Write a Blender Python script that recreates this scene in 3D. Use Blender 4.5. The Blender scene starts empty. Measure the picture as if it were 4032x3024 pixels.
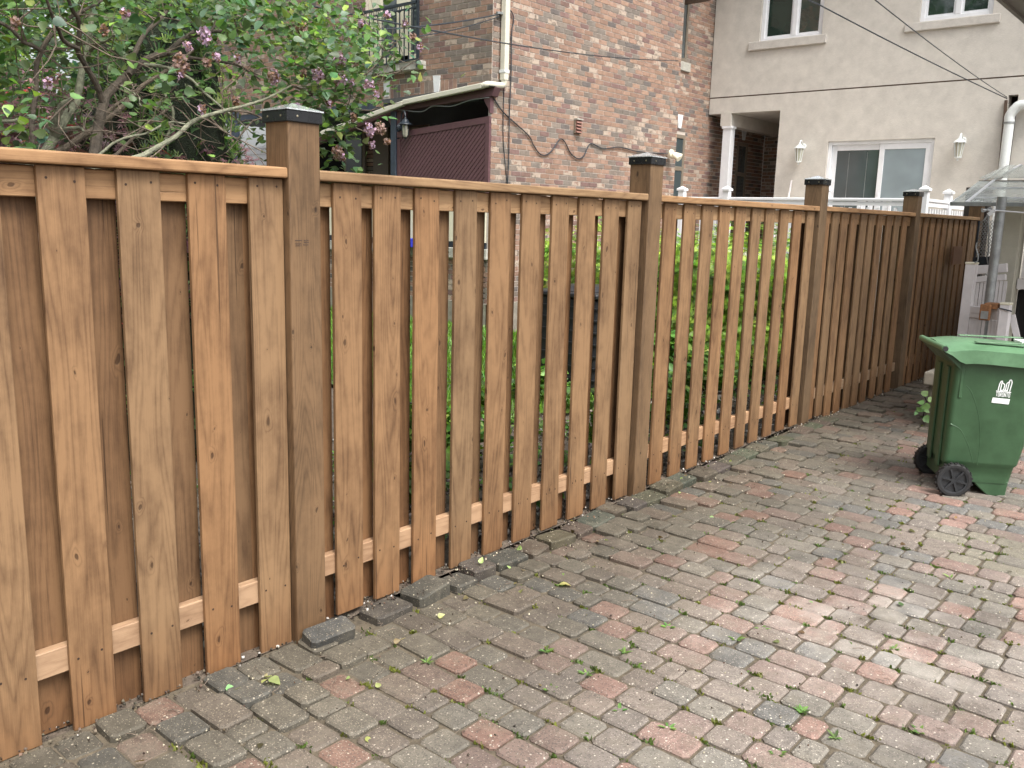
import bpy, bmesh, math, random
import numpy as np
from mathutils import Vector, Matrix, Euler
random.seed(7); rng = np.random.default_rng(7)
R = math.radians
S = bpy.context.scene
COL = S.collection

# ------------------------------------------------------------------ camera, sky, sun, exposure
CAMZ = 1.68; FPX = 3482.4; PITCH = R(10.62); ROLL = R(1.537); YAW = math.pi/2 - R(49.87)
cp, sp = math.cos(PITCH), math.sin(PITCH); cr, sr = math.cos(ROLL), math.sin(ROLL)
_f = Vector((0, cp, -sp)); _r = Vector((1, 0, 0)); _u = _r.cross(_f)
_r2 = cr*_r + sr*_u; _u2 = -sr*_r + cr*_u
RZ = Matrix.Rotation(YAW, 3, 'Z')
CR, CU, CF = RZ @ _r2, RZ @ _u2, RZ @ _f
CAM = Vector((0, 0, CAMZ))
cd = bpy.data.cameras.new('camera'); co = bpy.data.objects.new('camera', cd); COL.objects.link(co)
cd.sensor_width = 36; cd.lens = FPX/4032*36; cd.clip_end = 500; cd.clip_start = 0.02
m = Matrix((CR, CU, -CF)).transposed().to_4x4(); m.translation = CAM; co.matrix_world = m
S.camera = co

SUN_EL, SUN_AZ = R(58), R(106)      # azimuth clockwise from +Y
w = bpy.data.worlds.new('World'); S.world = w; w.use_nodes = True
wn = w.node_tree; wn.nodes.clear()
sky = wn.nodes.new('ShaderNodeTexSky'); sky.sky_type = 'NISHITA'; sky.sun_disc = False
sky.sun_elevation = SUN_EL; sky.sun_rotation = SUN_AZ; sky.air_density = 1.0; sky.dust_density = 6.0; sky.ozone_density = 1.0
hs = wn.nodes.new('ShaderNodeHueSaturation'); hs.inputs['Saturation'].default_value = 0.22
bg = wn.nodes.new('ShaderNodeBackground'); bg.inputs[1].default_value = 0.125
wo = wn.nodes.new('ShaderNodeOutputWorld')
wn.links.new(sky.outputs[0], hs.inputs['Color']); wn.links.new(hs.outputs[0], bg.inputs[0]); wn.links.new(bg.outputs[0], wo.inputs[0])
sl = bpy.data.lights.new('sun', 'SUN'); sl.energy = 1.25; sl.angle = R(24); sl.color = (1, .95, .88)
so = bpy.data.objects.new('sun', sl); COL.objects.link(so)
sd = Vector((math.sin(SUN_AZ)*math.cos(SUN_EL), math.cos(SUN_AZ)*math.cos(SUN_EL), math.sin(SUN_EL)))
so.rotation_euler = sd.to_track_quat('Z', 'Y').to_euler(); so.location = (0, 0, 12)
S.view_settings.view_transform = 'Standard'; S.view_settings.look = 'None'
S.view_settings.gamma = 1; S.view_settings.exposure = 1.32; S.view_settings.use_curve_mapping = False

# ------------------------------------------------------------------ measuring helpers (photo pixel -> real plane)
def ray(px, py): return CR*((px-2016)/FPX) - CU*((py-1512)/FPX) + CF
def onX(px, py, x): d = ray(px, py); return CAM + d*(x/d.x)
def onY(px, py, y): d = ray(px, py); return CAM + d*(y/d.y)
def onZ(px, py, z): d = ray(px, py); return CAM + d*((z-CAMZ)/d.z)
def proj(p):
    v = Vector(p)-CAM; z = v.dot(CF)
    if z < .1: return None
    return 2016+FPX*v.dot(CR)/z, 1512-FPX*v.dot(CU)/z, z
def gh(x, y):
    t = min(1, max(0, (y-2)/5)); return .06*t*t*(3-2*t)

# ------------------------------------------------------------------ object helpers
def link(o, parent=None, loc=None, rot=None, scale=None, label=None, cat=None, group=None, kind=None, col=None):
    COL.objects.link(o)
    if parent: o.parent = parent
    if loc is not None: o.location = loc
    if rot is not None: o.rotation_euler = rot
    if scale is not None: o.scale = scale
    if label: o['label'] = label
    if cat: o['category'] = cat
    if group: o['group'] = group
    if kind: o['kind'] = kind
    if col is not None: o.color = col
    return o
def empty(name, loc=(0,0,0), rot=None, **k): return link(bpy.data.objects.new(name, None), loc=loc, rot=rot, **k)

class MB:
    def __init__(s): s.v = []; s.f = []; s.c = []; s.cur = None
    def add(s, vs, fs):
        b = len(s.v); s.v += [tuple(v) for v in vs]; s.f += [tuple(b+i for i in f) for f in fs]
        s.c += [s.cur]*len(fs); return s
    def box(s, a, b, M=None, taper=None):
        x0,y0,z0 = a; x1,y1,z1 = b
        vs = [(x0,y0,z0),(x1,y0,z0),(x1,y1,z0),(x0,y1,z0),(x0,y0,z1),(x1,y0,z1),(x1,y1,z1),(x0,y1,z1)]
        if M: vs = [M @ Vector(v) for v in vs]
        return s.add(vs, [(0,3,2,1),(4,5,6,7),(0,1,5,4),(1,2,6,5),(2,3,7,6),(3,0,4,7)])
    def prism(s, poly, off):       # poly list of 3D points, extruded by off
        n = len(poly); off = Vector(off); a = [Vector(p) for p in poly]; b = [p+off for p in a]
        return s.add(a+b, [tuple(range(n))[::-1], tuple(range(n,2*n))]+[(i,(i+1)%n,n+(i+1)%n,n+i) for i in range(n)])
    def bar(s, p, q, w, h, up=(0,0,1)):
        p = Vector(p); q = Vector(q); d = (q-p).normalized(); up = Vector(up)
        a = d.cross(up)
        if a.length < 1e-4: a = d.cross(Vector((1,0,0)))
        a.normalize(); b = a.cross(d).normalized()
        vs = []
        for o in (p, q):
            for i, j in ((-1,-1),(1,-1),(1,1),(-1,1)): vs.append(o+a*(w/2*i)+b*(h/2*j))
        return s.add(vs, [(3,2,1,0),(4,5,6,7),(0,1,5,4),(1,2,6,5),(2,3,7,6),(3,0,4,7)])
    def tube(s, pts, rad, n=8, cap=True):
        pts = [Vector(p) for p in pts]; k = len(pts)
        if not hasattr(rad, '__len__'): rad = [rad]*k
        vs = []; prev = None
        for i, p in enumerate(pts):
            d = (pts[min(i+1,k-1)]-pts[max(i-1,0)]).normalized()
            if prev is None:
                a = d.cross(Vector((0,0,1)))
                if a.length < .05: a = d.cross(Vector((1,0,0)))
            else: a = prev-d*prev.dot(d)
            a.normalize(); prev = a; b = d.cross(a)
            for j in range(n):
                t = 2*math.pi*j/n; vs.append(p+(a*math.cos(t)+b*math.sin(t))*rad[i])
        fs = [(i*n+j, i*n+(j+1)%n, (i+1)*n+(j+1)%n, (i+1)*n+j) for i in range(k-1) for j in range(n)]
        if cap: fs += [tuple(range(n))[::-1], tuple(range((k-1)*n, k*n))]
        return s.add(vs, fs)
    def lathe(s, prof, n=16, M=None, caps=True):  # prof (r,z)
        vs = []
        for r, z in prof:
            for j in range(n):
                t = 2*math.pi*j/n; v = Vector((r*math.cos(t), r*math.sin(t), z)); vs.append(M @ v if M else v)
        k = len(prof)
        fs = [(i*n+j, i*n+(j+1)%n, (i+1)*n+(j+1)%n, (i+1)*n+j) for i in range(k-1) for j in range(n)]
        if caps: fs += [tuple(range(n))[::-1], tuple(range((k-1)*n, k*n))]
        return s.add(vs, fs)
    def mesh(s, name, mat=None, smooth=False, bevel=0, seg=1):
        me = bpy.data.meshes.new(name); me.from_pydata([tuple(v) for v in s.v], [], s.f); me.update()
        if any(c is not None for c in s.c):
            at = me.color_attributes.new('Col', 'FLOAT_COLOR', 'CORNER'); arr = []
            for p, c in zip(me.polygons, s.c): arr += list(c or (1,1,1,1))*p.loop_total
            at.data.foreach_set('color', arr)
        if bevel:
            bm = bmesh.new(); bm.from_mesh(me)
            ed = [e for e in bm.edges if len(e.link_faces) == 2 and e.calc_face_angle(0) > R(35)]
            bmesh.ops.bevel(bm, geom=ed, offset=bevel, segments=seg, affect='EDGES', profile=.5)
            bm.to_mesh(me); bm.free()
        if smooth:
            me.polygons.foreach_set('use_smooth', [True]*len(me.polygons))
            try: me.set_sharp_from_angle(angle=R(38))
            except Exception: pass
        if mat: me.materials.append(mat)
        return me
    def obj(s, name, mat=None, parent=None, smooth=False, bevel=0, seg=1, **k):
        return link(bpy.data.objects.new(name, s.mesh(name, mat, smooth, bevel, seg)), parent, **k)

def catmull(pts, n=6):
    pts = [Vector(p) for p in pts]; out = []
    P = [pts[0]*2-pts[1]]+pts+[pts[-1]*2-pts[-2]]
    for i in range(1, len(P)-2):
        for k in range(n):
            t = k/n; a,b,c,d = P[i-1:i+3]
            out.append(.5*((2*b)+(c-a)*t+(2*a-5*b+4*c-d)*t*t+(3*b-a-3*c+d)*t**3))
    out.append(pts[-1]); return out

# scatter of many small template shapes into one mesh (leaves, needles, pebbles)
def scatter(name, tv, tf, pos, rot, sc, cols, mat, parent=None, **k):
    tv = np.asarray(tv, float); n = len(pos); nv = len(tv)
    V = np.einsum('nij,vj->nvi', rot, tv)*np.asarray(sc).reshape(n,1,-1) + np.asarray(pos)[:,None,:]
    me = bpy.data.meshes.new(name)
    li = np.concatenate([np.asarray(f) for f in tf]); lens = np.array([len(f) for f in tf])
    me.vertices.add(n*nv); me.vertices.foreach_set('co', V.reshape(-1))
    L = (li[None,:]+np.arange(n)[:,None]*nv).reshape(-1)
    me.loops.add(len(L)); me.loops.foreach_set('vertex_index', L.astype(np.int32))
    pl = np.tile(lens, n); me.polygons.add(len(pl))
    me.polygons.foreach_set('loop_start', np.concatenate([[0], np.cumsum(pl)[:-1]]).astype(np.int32))
    try: me.polygons.foreach_set('loop_total', pl.astype(np.int32))
    except Exception: pass
    me.update(calc_edges=True)
    c = np.ones((n,4)); c[:,:3] = cols
    at = me.color_attributes.new('Col', 'FLOAT_COLOR', 'CORNER')
    at.data.foreach_set('color', np.repeat(c, len(li), axis=0).reshape(-1))
    me.materials.append(mat)
    return link(bpy.data.objects.new(name, me), parent, **k)
def rots(n, up=None, spread=1.0):
    """random rotations; local z leans to up (n,3) if given"""
    a = rng.normal(size=(n,3))
    z = a if up is None else np.asarray(up)+a*spread
    z /= np.linalg.norm(z, axis=1)[:,None]
    b = rng.normal(size=(n,3)); x = np.cross(b, z); x /= np.linalg.norm(x, axis=1)[:,None]
    y = np.cross(z, x)
    return np.stack([x,y,z], axis=2)

# ------------------------------------------------------------------ materials
def nd(nt, t, ins=None, **props):
    n = nt.nodes.new('ShaderNode'+t)
    for k, v in props.items(): setattr(n, k, v)
    for k, v in (ins or {}).items():
        s = n.inputs[k]
        if isinstance(v, bpy.types.NodeSocket): nt.links.new(v, s)
        else: s.default_value = v
    return n
def newmat(name):
    m = bpy.data.materials.new(name); m.use_nodes = True; nt = m.node_tree; nt.nodes.clear()
    out = nt.nodes.new('ShaderNodeOutputMaterial'); b = nt.nodes.new('ShaderNodeBsdfPrincipled')
    nt.links.new(b.outputs[0], out.inputs[0]); return m, nt, b, out
def mth(nt, op, a, b=0.0, c=None, clamp=False):
    n = nd(nt, 'Math', {0: a, 1: b}, operation=op, use_clamp=clamp)
    if c is not None: n.inputs[2].default_value = c
    return n.outputs[0]
def mixc(nt, f, a, b, mode='MIX'):
    n = nt.nodes.new('ShaderNodeMix'); n.data_type = 'RGBA'; n.blend_type = mode
    for s, v in ((n.inputs[0], f), (n.inputs[6], a), (n.inputs[7], b)):
        if isinstance(v, bpy.types.NodeSocket): nt.links.new(v, s)
        else: s.default_value = v if not isinstance(v, tuple) else (v+(1,))[:4]
    return n.outputs[2]
def ramp(nt, f, stops):
    n = nt.nodes.new('ShaderNodeValToRGB'); nt.links.new(f, n.inputs[0]); e = n.color_ramp.elements
    while len(e) < len(stops): e.new(.5)
    for x, (p, c) in zip(e, stops): x.position = p; x.color = (c+(1,))[:4] if isinstance(c, tuple) else (c,c,c,1)
    return n.outputs[0]
def bump(nt, b, h, dist=.002, st=1.0):
    n = nd(nt, 'Bump', {'Height': h, 'Distance': dist, 'Strength': st}); nt.links.new(n.outputs[0], b.inputs['Normal'])
def simple(name, col, rough=.6, metal=0, noise=.12, scale=20, bmp=0, spec=.5, coat=0, bscale=120):
    m, nt, b, o = newmat(name)
    g = nd(nt, 'NewGeometry').outputs['Position']
    nz = nd(nt, 'TexNoise', {'Vector': g, 'Scale': scale, 'Detail': 6, 'Roughness': .65}).outputs[0]
    c = mixc(nt, 1.0, tuple(col), ramp(nt, nz, [(.3, 1-noise), (.7, 1+noise*.6 if noise < .9 else 1)]), 'MULTIPLY')
    nt.links.new(c, b.inputs['Base Color'])
    b.inputs['Metallic'].default_value = metal; b.inputs['Specular IOR Level'].default_value = spec
    b.inputs['Coat Weight'].default_value = coat
    r = nd(nt, 'MapRange', {'Value': nz, 'From Min': .3, 'From Max': .7, 'To Min': max(.02, rough-.08), 'To Max': min(1, rough+.1)}).outputs[0]
    nt.links.new(r, b.inputs['Roughness'])
    if bmp:
        n2 = nd(nt, 'TexNoise', {'Vector': g, 'Scale': bscale, 'Detail': 5}).outputs[0]; bump(nt, b, n2, bmp)
    return m

def wood(name, lite, dark, longax='Z', knots=1.0, fig=1.0, vary=.14, rough=.62, dirt=None):
    m, nt, b, o = newmat(name)
    tc = nd(nt, 'TexCoord').outputs['Object']; oi = nd(nt, 'ObjectInfo'); rnd = oi.outputs['Random']
    sx = nd(nt, 'SeparateXYZ', {0: tc}); X, Y, Z = sx.outputs
    if longax == 'Z': ac = mth(nt, 'ADD', X, Y); lo = Z
    else: ac = mth(nt, 'ADD', X, Z); lo = Y
    ac = mth(nt, 'ADD', ac, mth(nt, 'MULTIPLY', rnd, 31.7)); lo = mth(nt, 'ADD', lo, mth(nt, 'MULTIPLY', rnd, 173.3))
    def vec(a, l): return nd(nt, 'CombineXYZ', {0: mth(nt, 'MULTIPLY', ac, a), 1: mth(nt, 'MULTIPLY', lo, l), 2: 0}).outputs[0]
    warp = nd(nt, 'TexNoise', {'Vector': vec(14, 5), 'Scale': 1, 'Detail': 3}, noise_dimensions='2D').outputs[0]
    wv = mth(nt, 'MULTIPLY', mth(nt, 'SUBTRACT', warp, .5), .35)
    kv = nd(nt, 'VectorMath', {0: vec(8.5, 4.4), 1: nd(nt, 'CombineXYZ', {0: wv, 1: wv, 2: 0}).outputs[0]}, operation='ADD').outputs[0]
    vo = nd(nt, 'TexVoronoi', {'Vector': kv, 'Scale': 1, 'Randomness': .9}, voronoi_dimensions='2D')
    kd = vo.outputs['Distance']; kr = nd(nt, 'SeparateColor', {0: vo.outputs['Color']})
    gate = mth(nt, 'GREATER_THAN', kr.outputs[0], 1-.40*knots)
    rad = nd(nt, 'MapRange', {'Value': kr.outputs[1], 'From Min': 0, 'From Max': 1, 'To Min': .012, 'To Max': .07}).outputs[0]
    core = mth(nt, 'MULTIPLY', gate, nd(nt, 'MapRange', {'Value': mth(nt, 'DIVIDE', kd, rad), 'From Min': 1.05, 'From Max': .75, 'To Min': 0, 'To Max': 1}).outputs[0])
    halo = mth(nt, 'MULTIPLY', gate, nd(nt, 'MapRange', {'Value': mth(nt, 'DIVIDE', kd, rad), 'From Min': 3.6, 'From Max': .6, 'To Min': 0, 'To Max': 1}, interpolation_type='SMOOTHSTEP').outputs[0])
    g1 = nd(nt, 'TexNoise', {'Vector': vec(7.5, .55), 'Scale': 1, 'Detail': 2, 'Roughness': .35}, noise_dimensions='2D').outputs[0]
    g = mth(nt, 'ADD', g1, mth(nt, 'MULTIPLY', halo, .10))
    bands = mth(nt, 'PINGPONG', mth(nt, 'MULTIPLY', g, 15*fig), .5)
    bands = mth(nt, 'MULTIPLY', bands, 2)
    fine = nd(nt, 'TexNoise', {'Vector': vec(260, 4), 'Scale': 1, 'Detail': 3, 'Roughness': .7}, noise_dimensions='2D').outputs[0]
    blot = nd(nt, 'TexNoise', {'Vector': vec(6, 1.6), 'Scale': 1, 'Detail': 4, 'Roughness': .6}, noise_dimensions='2D').outputs[0]
    blot2 = nd(nt, 'TexNoise', {'Vector': vec(16, 9), 'Scale': 1, 'Detail': 5, 'Roughness': .7}, noise_dimensions='2D').outputs[0]
    bb = mth(nt, 'POWER', bands, 2.2)
    t = mth(nt, 'ADD', mth(nt, 'MULTIPLY', bb, .34), mth(nt, 'MULTIPLY', mth(nt, 'SUBTRACT', fine, .25), .62))
    t = mth(nt, 'ADD', t, mth(nt, 'MULTIPLY', mth(nt, 'SUBTRACT', blot, .5), 1.5))
    t = mth(nt, 'ADD', t, mth(nt, 'MULTIPLY', mth(nt, 'SUBTRACT', blot2, .5), .85))
    t = mth(nt, 'ADD', t, mth(nt, 'MULTIPLY', halo, .10), clamp=True)
    c = mixc(nt, t, lite, dark)
    # board to board colour differences
    r2 = mth(nt, 'FRACT', mth(nt, 'MULTIPLY', rnd, 17.31)); r3 = mth(nt, 'FRACT', mth(nt, 'MULTIPLY', rnd, 57.77))
    tint = mixc(nt, r2, (1+vary*.6, 1-vary*.1, 1-vary*.45), (1-vary*.35, 1-vary*.05, 1+vary*.5))
    c = mixc(nt, 1.0, c, tint, 'MULTIPLY')
    c = mixc(nt, 1.0, c, ramp(nt, r3, [(0, 1-vary*.9), (1, 1+vary*.15)]), 'MULTIPLY')
    c = mixc(nt, mth(nt, 'MULTIPLY', core, .7), c, (dark[0]*.33, dark[1]*.27, dark[2]*.25))
    # thin drying splits
    sp1 = nd(nt, 'TexNoise', {'Vector': vec(55, .7), 'Scale': 1, 'Detail': 1}, noise_dimensions='2D').outputs[0]
    spl = nd(nt, 'MapRange', {'Value': sp1, 'From Min': .235, 'From Max': .20, 'To Min': 0, 'To Max': 1}).outputs[0]
    c = mixc(nt, mth(nt, 'MULTIPLY', spl, .6), c, (dark[0]*.3, dark[1]*.28, dark[2]*.3))
    if dirt:
        dm = nd(nt, 'MapRange', {'Value': mth(nt, 'ADD', Z, mth(nt, 'MULTIPLY', blot2, .25)), 'From Min': .42, 'From Max': .05, 'To Min': 0, 'To Max': .75}).outputs[0]
        c = mixc(nt, dm, c, mixc(nt, 1.0, c, dirt, 'MULTIPLY'))
    nt.links.new(c, b.inputs['Base Color'])
    b.inputs['Roughness'].default_value = rough; b.inputs['Specular IOR Level'].default_value = .35
    h = mth(nt, 'ADD', mth(nt, 'MULTIPLY', fine, .5), mth(nt, 'MULTIPLY', core, -.7))
    h = mth(nt, 'SUBTRACT', h, mth(nt, 'MULTIPLY', spl, 1.2)); h = mth(nt, 'ADD', h, mth(nt, 'MULTIPLY', blot2, .6))
    bump(nt, b, h, .0016, .8)
    return m

def masonry(name, src, kind):
    m, nt, b, o = newmat(name)
    if src == 'obj': oi = nd(nt, 'ObjectInfo'); base, al = oi.outputs['Color'], oi.outputs['Alpha']
    else: at = nd(nt, 'Attribute', attribute_name='Col'); base, al = at.outputs['Color'], at.outputs['Alpha']
    P = nd(nt, 'NewGeometry').outputs['Position']
    n1 = nd(nt, 'TexNoise', {'Vector': P, 'Scale': 14 if kind == 'brick' else 22, 'Detail': 8, 'Roughness': .7}).outputs[0]
    c = mixc(nt, 1.0, base, ramp(nt, n1, [(.28, .68), (.72, 1.22)]), 'MULTIPLY')
    if kind == 'brick':
        n2 = nd(nt, 'TexNoise', {'Vector': P, 'Scale': 13, 'Detail': 3, 'Distortion': .8}).outputs[0]
        mt = mth(nt, 'MULTIPLY', mth(nt, 'SUBTRACT', 1.0, al), mth(nt, 'GREATER_THAN', n2, .46))
        c = mixc(nt, mt, c, mixc(nt, n1, (.47,.39,.32), (.36,.28,.22)))
        n3 = nd(nt, 'TexNoise', {'Vector': P, 'Scale': 140, 'Detail': 4}).outputs[0]
        bump(nt, b, mth(nt, 'ADD', n1, mth(nt, 'MULTIPLY', n3, .4)), .004); b.inputs['Roughness'].default_value = .88
    else:
        # exposed aggregate: pale and dark grains
        vo = nd(nt, 'TexVoronoi', {'Vector': P, 'Scale': 210}); rc = nd(nt, 'SeparateColor', {0: vo.outputs['Color']})
        vo2 = nd(nt, 'TexVoronoi', {'Vector': P, 'Scale': 95}); rc2 = nd(nt, 'SeparateColor', {0: vo2.outputs['Color']})
        big = nd(nt, 'TexNoise', {'Vector': P, 'Scale': 1.1, 'Detail': 3}).outputs[0]
        thr = nd(nt, 'MapRange', {'Value': big, 'From Min': .35, 'From Max': .65, 'To Min': .93, 'To Max': .80}).outputs[0]
        sp1 = mth(nt, 'MULTIPLY', mth(nt, 'GREATER_THAN', rc.outputs[0], thr), mth(nt, 'LESS_THAN', vo.outputs['Distance'], .42))
        sp2 = mth(nt, 'MULTIPLY', mth(nt, 'GREATER_THAN', rc2.outputs[0], .955), mth(nt, 'LESS_THAN', vo2.outputs['Distance'], .36))
        dk = mth(nt, 'MULTIPLY', mth(nt, 'LESS_THAN', rc.outputs[1], .17), .55)
        c = mixc(nt, dk, c, (.075,.068,.06))
        c = mixc(nt, mth(nt, 'MULTIPLY', sp1, .5), c, (.55,.49,.41))
        c = mixc(nt, mth(nt, 'MULTIPLY', sp2, .7), c, (.62,.57,.49))
        # pale lime bloom stain in the middle of the drive, dark damp dirt along the fence
        s = nd(nt, 'SeparateXYZ', {0: P})
        d1 = nd(nt, 'VectorMath', {0: P, 1: (-1.0, 3.75, 0)}, operation='DISTANCE').outputs['Value']
        bl = nd(nt, 'TexNoise', {'Vector': P, 'Scale': 3.3, 'Detail': 6, 'Roughness': .7}).outputs[0]
        f1 = mth(nt, 'MULTIPLY', nd(nt, 'MapRange', {'Value': d1, 'From Min': 1.15, 'From Max': .1, 'To Min': 0, 'To Max': 1}).outputs[0],
                 nd(nt, 'MapRange', {'Value': bl, 'From Min': .42, 'From Max': .66, 'To Min': 0, 'To Max': .75}).outputs[0])
        c = mixc(nt, f1, c, (.40,.37,.33))
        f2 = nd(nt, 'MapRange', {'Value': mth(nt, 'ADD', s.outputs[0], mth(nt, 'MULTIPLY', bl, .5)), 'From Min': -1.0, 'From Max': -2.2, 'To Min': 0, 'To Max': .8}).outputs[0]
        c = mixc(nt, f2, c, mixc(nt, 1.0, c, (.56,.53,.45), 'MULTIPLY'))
        c = mixc(nt, 1.0, c, ramp(nt, big, [(.35,.80),(.62,1.10)]), 'MULTIPLY')
        fn = nd(nt, 'TexNoise', {'Vector': P, 'Scale': 7, 'Detail': 5, 'Roughness': .7}).outputs[0]
        c = mixc(nt, nd(nt, 'MapRange', {'Value': fn, 'From Min': .5, 'From Max': .72, 'To Min': 0, 'To Max': .5}).outputs[0], c, (.17,.15,.115))
        n3 = nd(nt, 'TexNoise', {'Vector': P, 'Scale': 260, 'Detail': 4}).outputs[0]
        h = mth(nt, 'ADD', mth(nt, 'MULTIPLY', n1, .8), mth(nt, 'ADD', mth(nt, 'MULTIPLY', n3, .6), mth(nt, 'MULTIPLY', vo.outputs['Distance'], .5)))
        bump(nt, b, h, .0025, .9)
        b.inputs['Roughness'].default_value = .72
    b.inputs['Specular IOR Level'].default_value = .3
    nt.links.new(c, b.inputs['Base Color']); return m

def leafmat(name, trans=.35, rough=.45):
    m, nt, b, o = newmat(name)
    at = nd(nt, 'Attribute', attribute_name='Col').outputs['Color']
    P = nd(nt, 'NewGeometry').outputs['Position']
    n1 = nd(nt, 'TexNoise', {'Vector': P, 'Scale': 30, 'Detail': 3}).outputs[0]
    c = mixc(nt, 1.0, at, ramp(nt, n1, [(.3, .78), (.7, 1.2)]), 'MULTIPLY')
    nt.links.new(c, b.inputs['Base Color']); b.inputs['Roughness'].default_value = rough; b.inputs['Specular IOR Level'].default_value = .45
    tr = nd(nt, 'BsdfTranslucent', {'Color': mixc(nt, 1.0, c, (1.35,1.5,.7), 'MULTIPLY')})
    mx = nd(nt, 'MixShader', {0: trans, 1: b.outputs[0], 2: tr.outputs[0]}); nt.links.new(mx.outputs[0], o.inputs[0])
    return m

M = {}
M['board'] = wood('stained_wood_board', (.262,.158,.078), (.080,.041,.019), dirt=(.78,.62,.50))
M['backboard'] = wood('stained_wood_back_board_shaded', (.195,.112,.054), (.062,.031,.014), dirt=(.8,.65,.55))  # same stain as the front boards, darkened to paint the shade behind
M['post'] = wood('pressure_treated_post', (.165,.108,.058), (.055,.035,.019), knots=.9, fig=1.5, dirt=(.6,.52,.45))
M['cap'] = wood('rail_wood', (.37,.23,.115), (.145,.078,.036), longax='Y', knots=.5)
M['fresh'] = wood('fresh_cut_wood', (.39,.26,.155), (.21,.125,.07), longax='Y', knots=.4, vary=.12)
M['black'] = simple('black_powder_coat', (.012,.013,.015), .28, noise=.3)
M['captop'] = simple('wet_glint_cap_top', (.62,.66,.68), .22, metal=.35, noise=.45, scale=170, bmp=.001, spec=1, coat=1)  # pale base colour stands in for the sky's reflection on the wet cap
M['screw'] = simple('screw_metal', (.5,.45,.33), .35, metal=.9)
M['hole'] = simple('screw_hole', (.035,.018,.01), .8)
M['brick'] = masonry('brick_single', 'obj', 'brick'); M['brickA'] = masonry('brick_joined', 'attr', 'brick')
M['paver'] = masonry('paver_single', 'obj', 'paver'); M['paverA'] = masonry('paver_joined', 'attr', 'paver')
M['mortar'] = simple('mortar', (.53,.47,.415), .9, noise=.15, scale=30, bmp=.002)
M['stucco'] = simple('stucco', (.61,.575,.52), .88, noise=.13, scale=5, bmp=.004, bscale=60, spec=.2)
M['stucco2'] = simple('stucco_trim', (.57,.54,.495), .88, noise=.15, scale=9, bmp=.004, bscale=60, spec=.2)
M['vinyl'] = simple('white_vinyl', (.80,.81,.83), .35, noise=.06, scale=8)
M['oldvinyl'] = simple('weathered_vinyl', (.72,.69,.69), .45, noise=.12, scale=6)
M['cream'] = simple('cream_trim', (.74,.70,.55), .5, noise=.06)
M['alum'] = simple('painted_aluminium_pipe', (.62,.60,.50), .38, noise=.07)
M['whitepipe'] = simple('white_pipe', (.72,.75,.74), .35, noise=.07)
M['maroon'] = simple('maroon_paint', (.12,.058,.066), .6, noise=.2, bmp=.0005)
M['slate'] = simple('blue_grey_paint', (.045,.06,.085), .5, noise=.3)
M['darkroof'] = simple('grey_shingle', (.07,.072,.075), .8, noise=.35, bmp=.002)
M['concrete'] = simple('concrete', (.27,.245,.20), .85, noise=.35, scale=9, bmp=.003)
M['stone'] = simple('grey_stone_sill', (.42,.41,.36), .85, noise=.3, scale=14, bmp=.006, bscale=25)
M['whitestone'] = simple('white_keystone', (.72,.74,.75), .7)
M['iron'] = simple('black_iron', (.02,.028,.038), .4, noise=.3)
M['galv'] = simple('galvanised_steel', (.34,.36,.365), .42, metal=.55, noise=.3, scale=12)
M['rust'] = simple('rusty_clamp', (.30,.14,.06), .8, noise=.5, scale=40, bmp=.001)
M['bin'] = simple('green_plastic', (.038,.090,.040), .45, noise=.25, scale=7, bmp=.0004, bscale=400)
M['binlid'] = simple('faded_green_plastic', (.10,.205,.108), .36, noise=.25, scale=9, bmp=.0004, bscale=300)
M['rubber'] = simple('black_rubber', (.018,.018,.019), .6)
M['wheelp'] = simple('black_wheel_plastic', (.025,.027,.03), .38)
M['whiteprint'] = simple('white_print', (.82,.86,.85), .5, noise=.04)
M['print'] = simple('ink_stamp', (.07,.045,.035), .8)
M['dark'] = simple('underporch_shade', (.02,.018,.017), .9)
M['brownframe'] = simple('taupe_window_frame', (.20,.165,.125), .5, noise=.1)
M['soil'] = simple('soil', (.115,.09,.068), .95, noise=.5, scale=12, bmp=.02, bscale=30)
M['joint'] = simple('joint_dirt', (.105,.085,.058), .95, noise=.5, scale=30, bmp=.006, bscale=90)
M['lawnsoil'] = simple('turf_soil', (.07,.095,.035), .95, noise=.5, scale=8, bmp=.02)
M['bark'] = simple('lilac_bark', (.16,.125,.095), .9, noise=.5, scale=25, bmp=.008, bscale=55)
M['barkpale'] = simple('lichen_bark', (.21,.215,.15), .9, noise=.55, scale=30, bmp=.008, bscale=60)
M['barkdark'] = simple('dark_bark', (.085,.068,.052), .9, noise=.5, scale=25, bmp=.008, bscale=55)
M['leaf'] = leafmat('lilac_leaf'); M['needle'] = leafmat('needle_leaf', .22, .55); M['maple'] = leafmat('maple_leaf', .3)
M['petal'] = leafmat('petal', .25, .7)
M['pebble'] = leafmat('pebble', 0.0, .8)
M['composter'] = simple('black_composter_plastic', (.018,.019,.022), .45, noise=.3)
M['blue'] = simple('blue_plastic', (.02,.03,.38), .4)
M['beige'] = simple('beige_render', (.50,.48,.40), .85, noise=.12, scale=8, bmp=.002)
M['soffit'] = simple('grey_soffit', (.20,.185,.17), .6)
M['brown'] = simple('dark_brown_trim', (.10,.065,.045), .6)
M['siding'] = simple('white_siding', (.78,.79,.80), .5)
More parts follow.
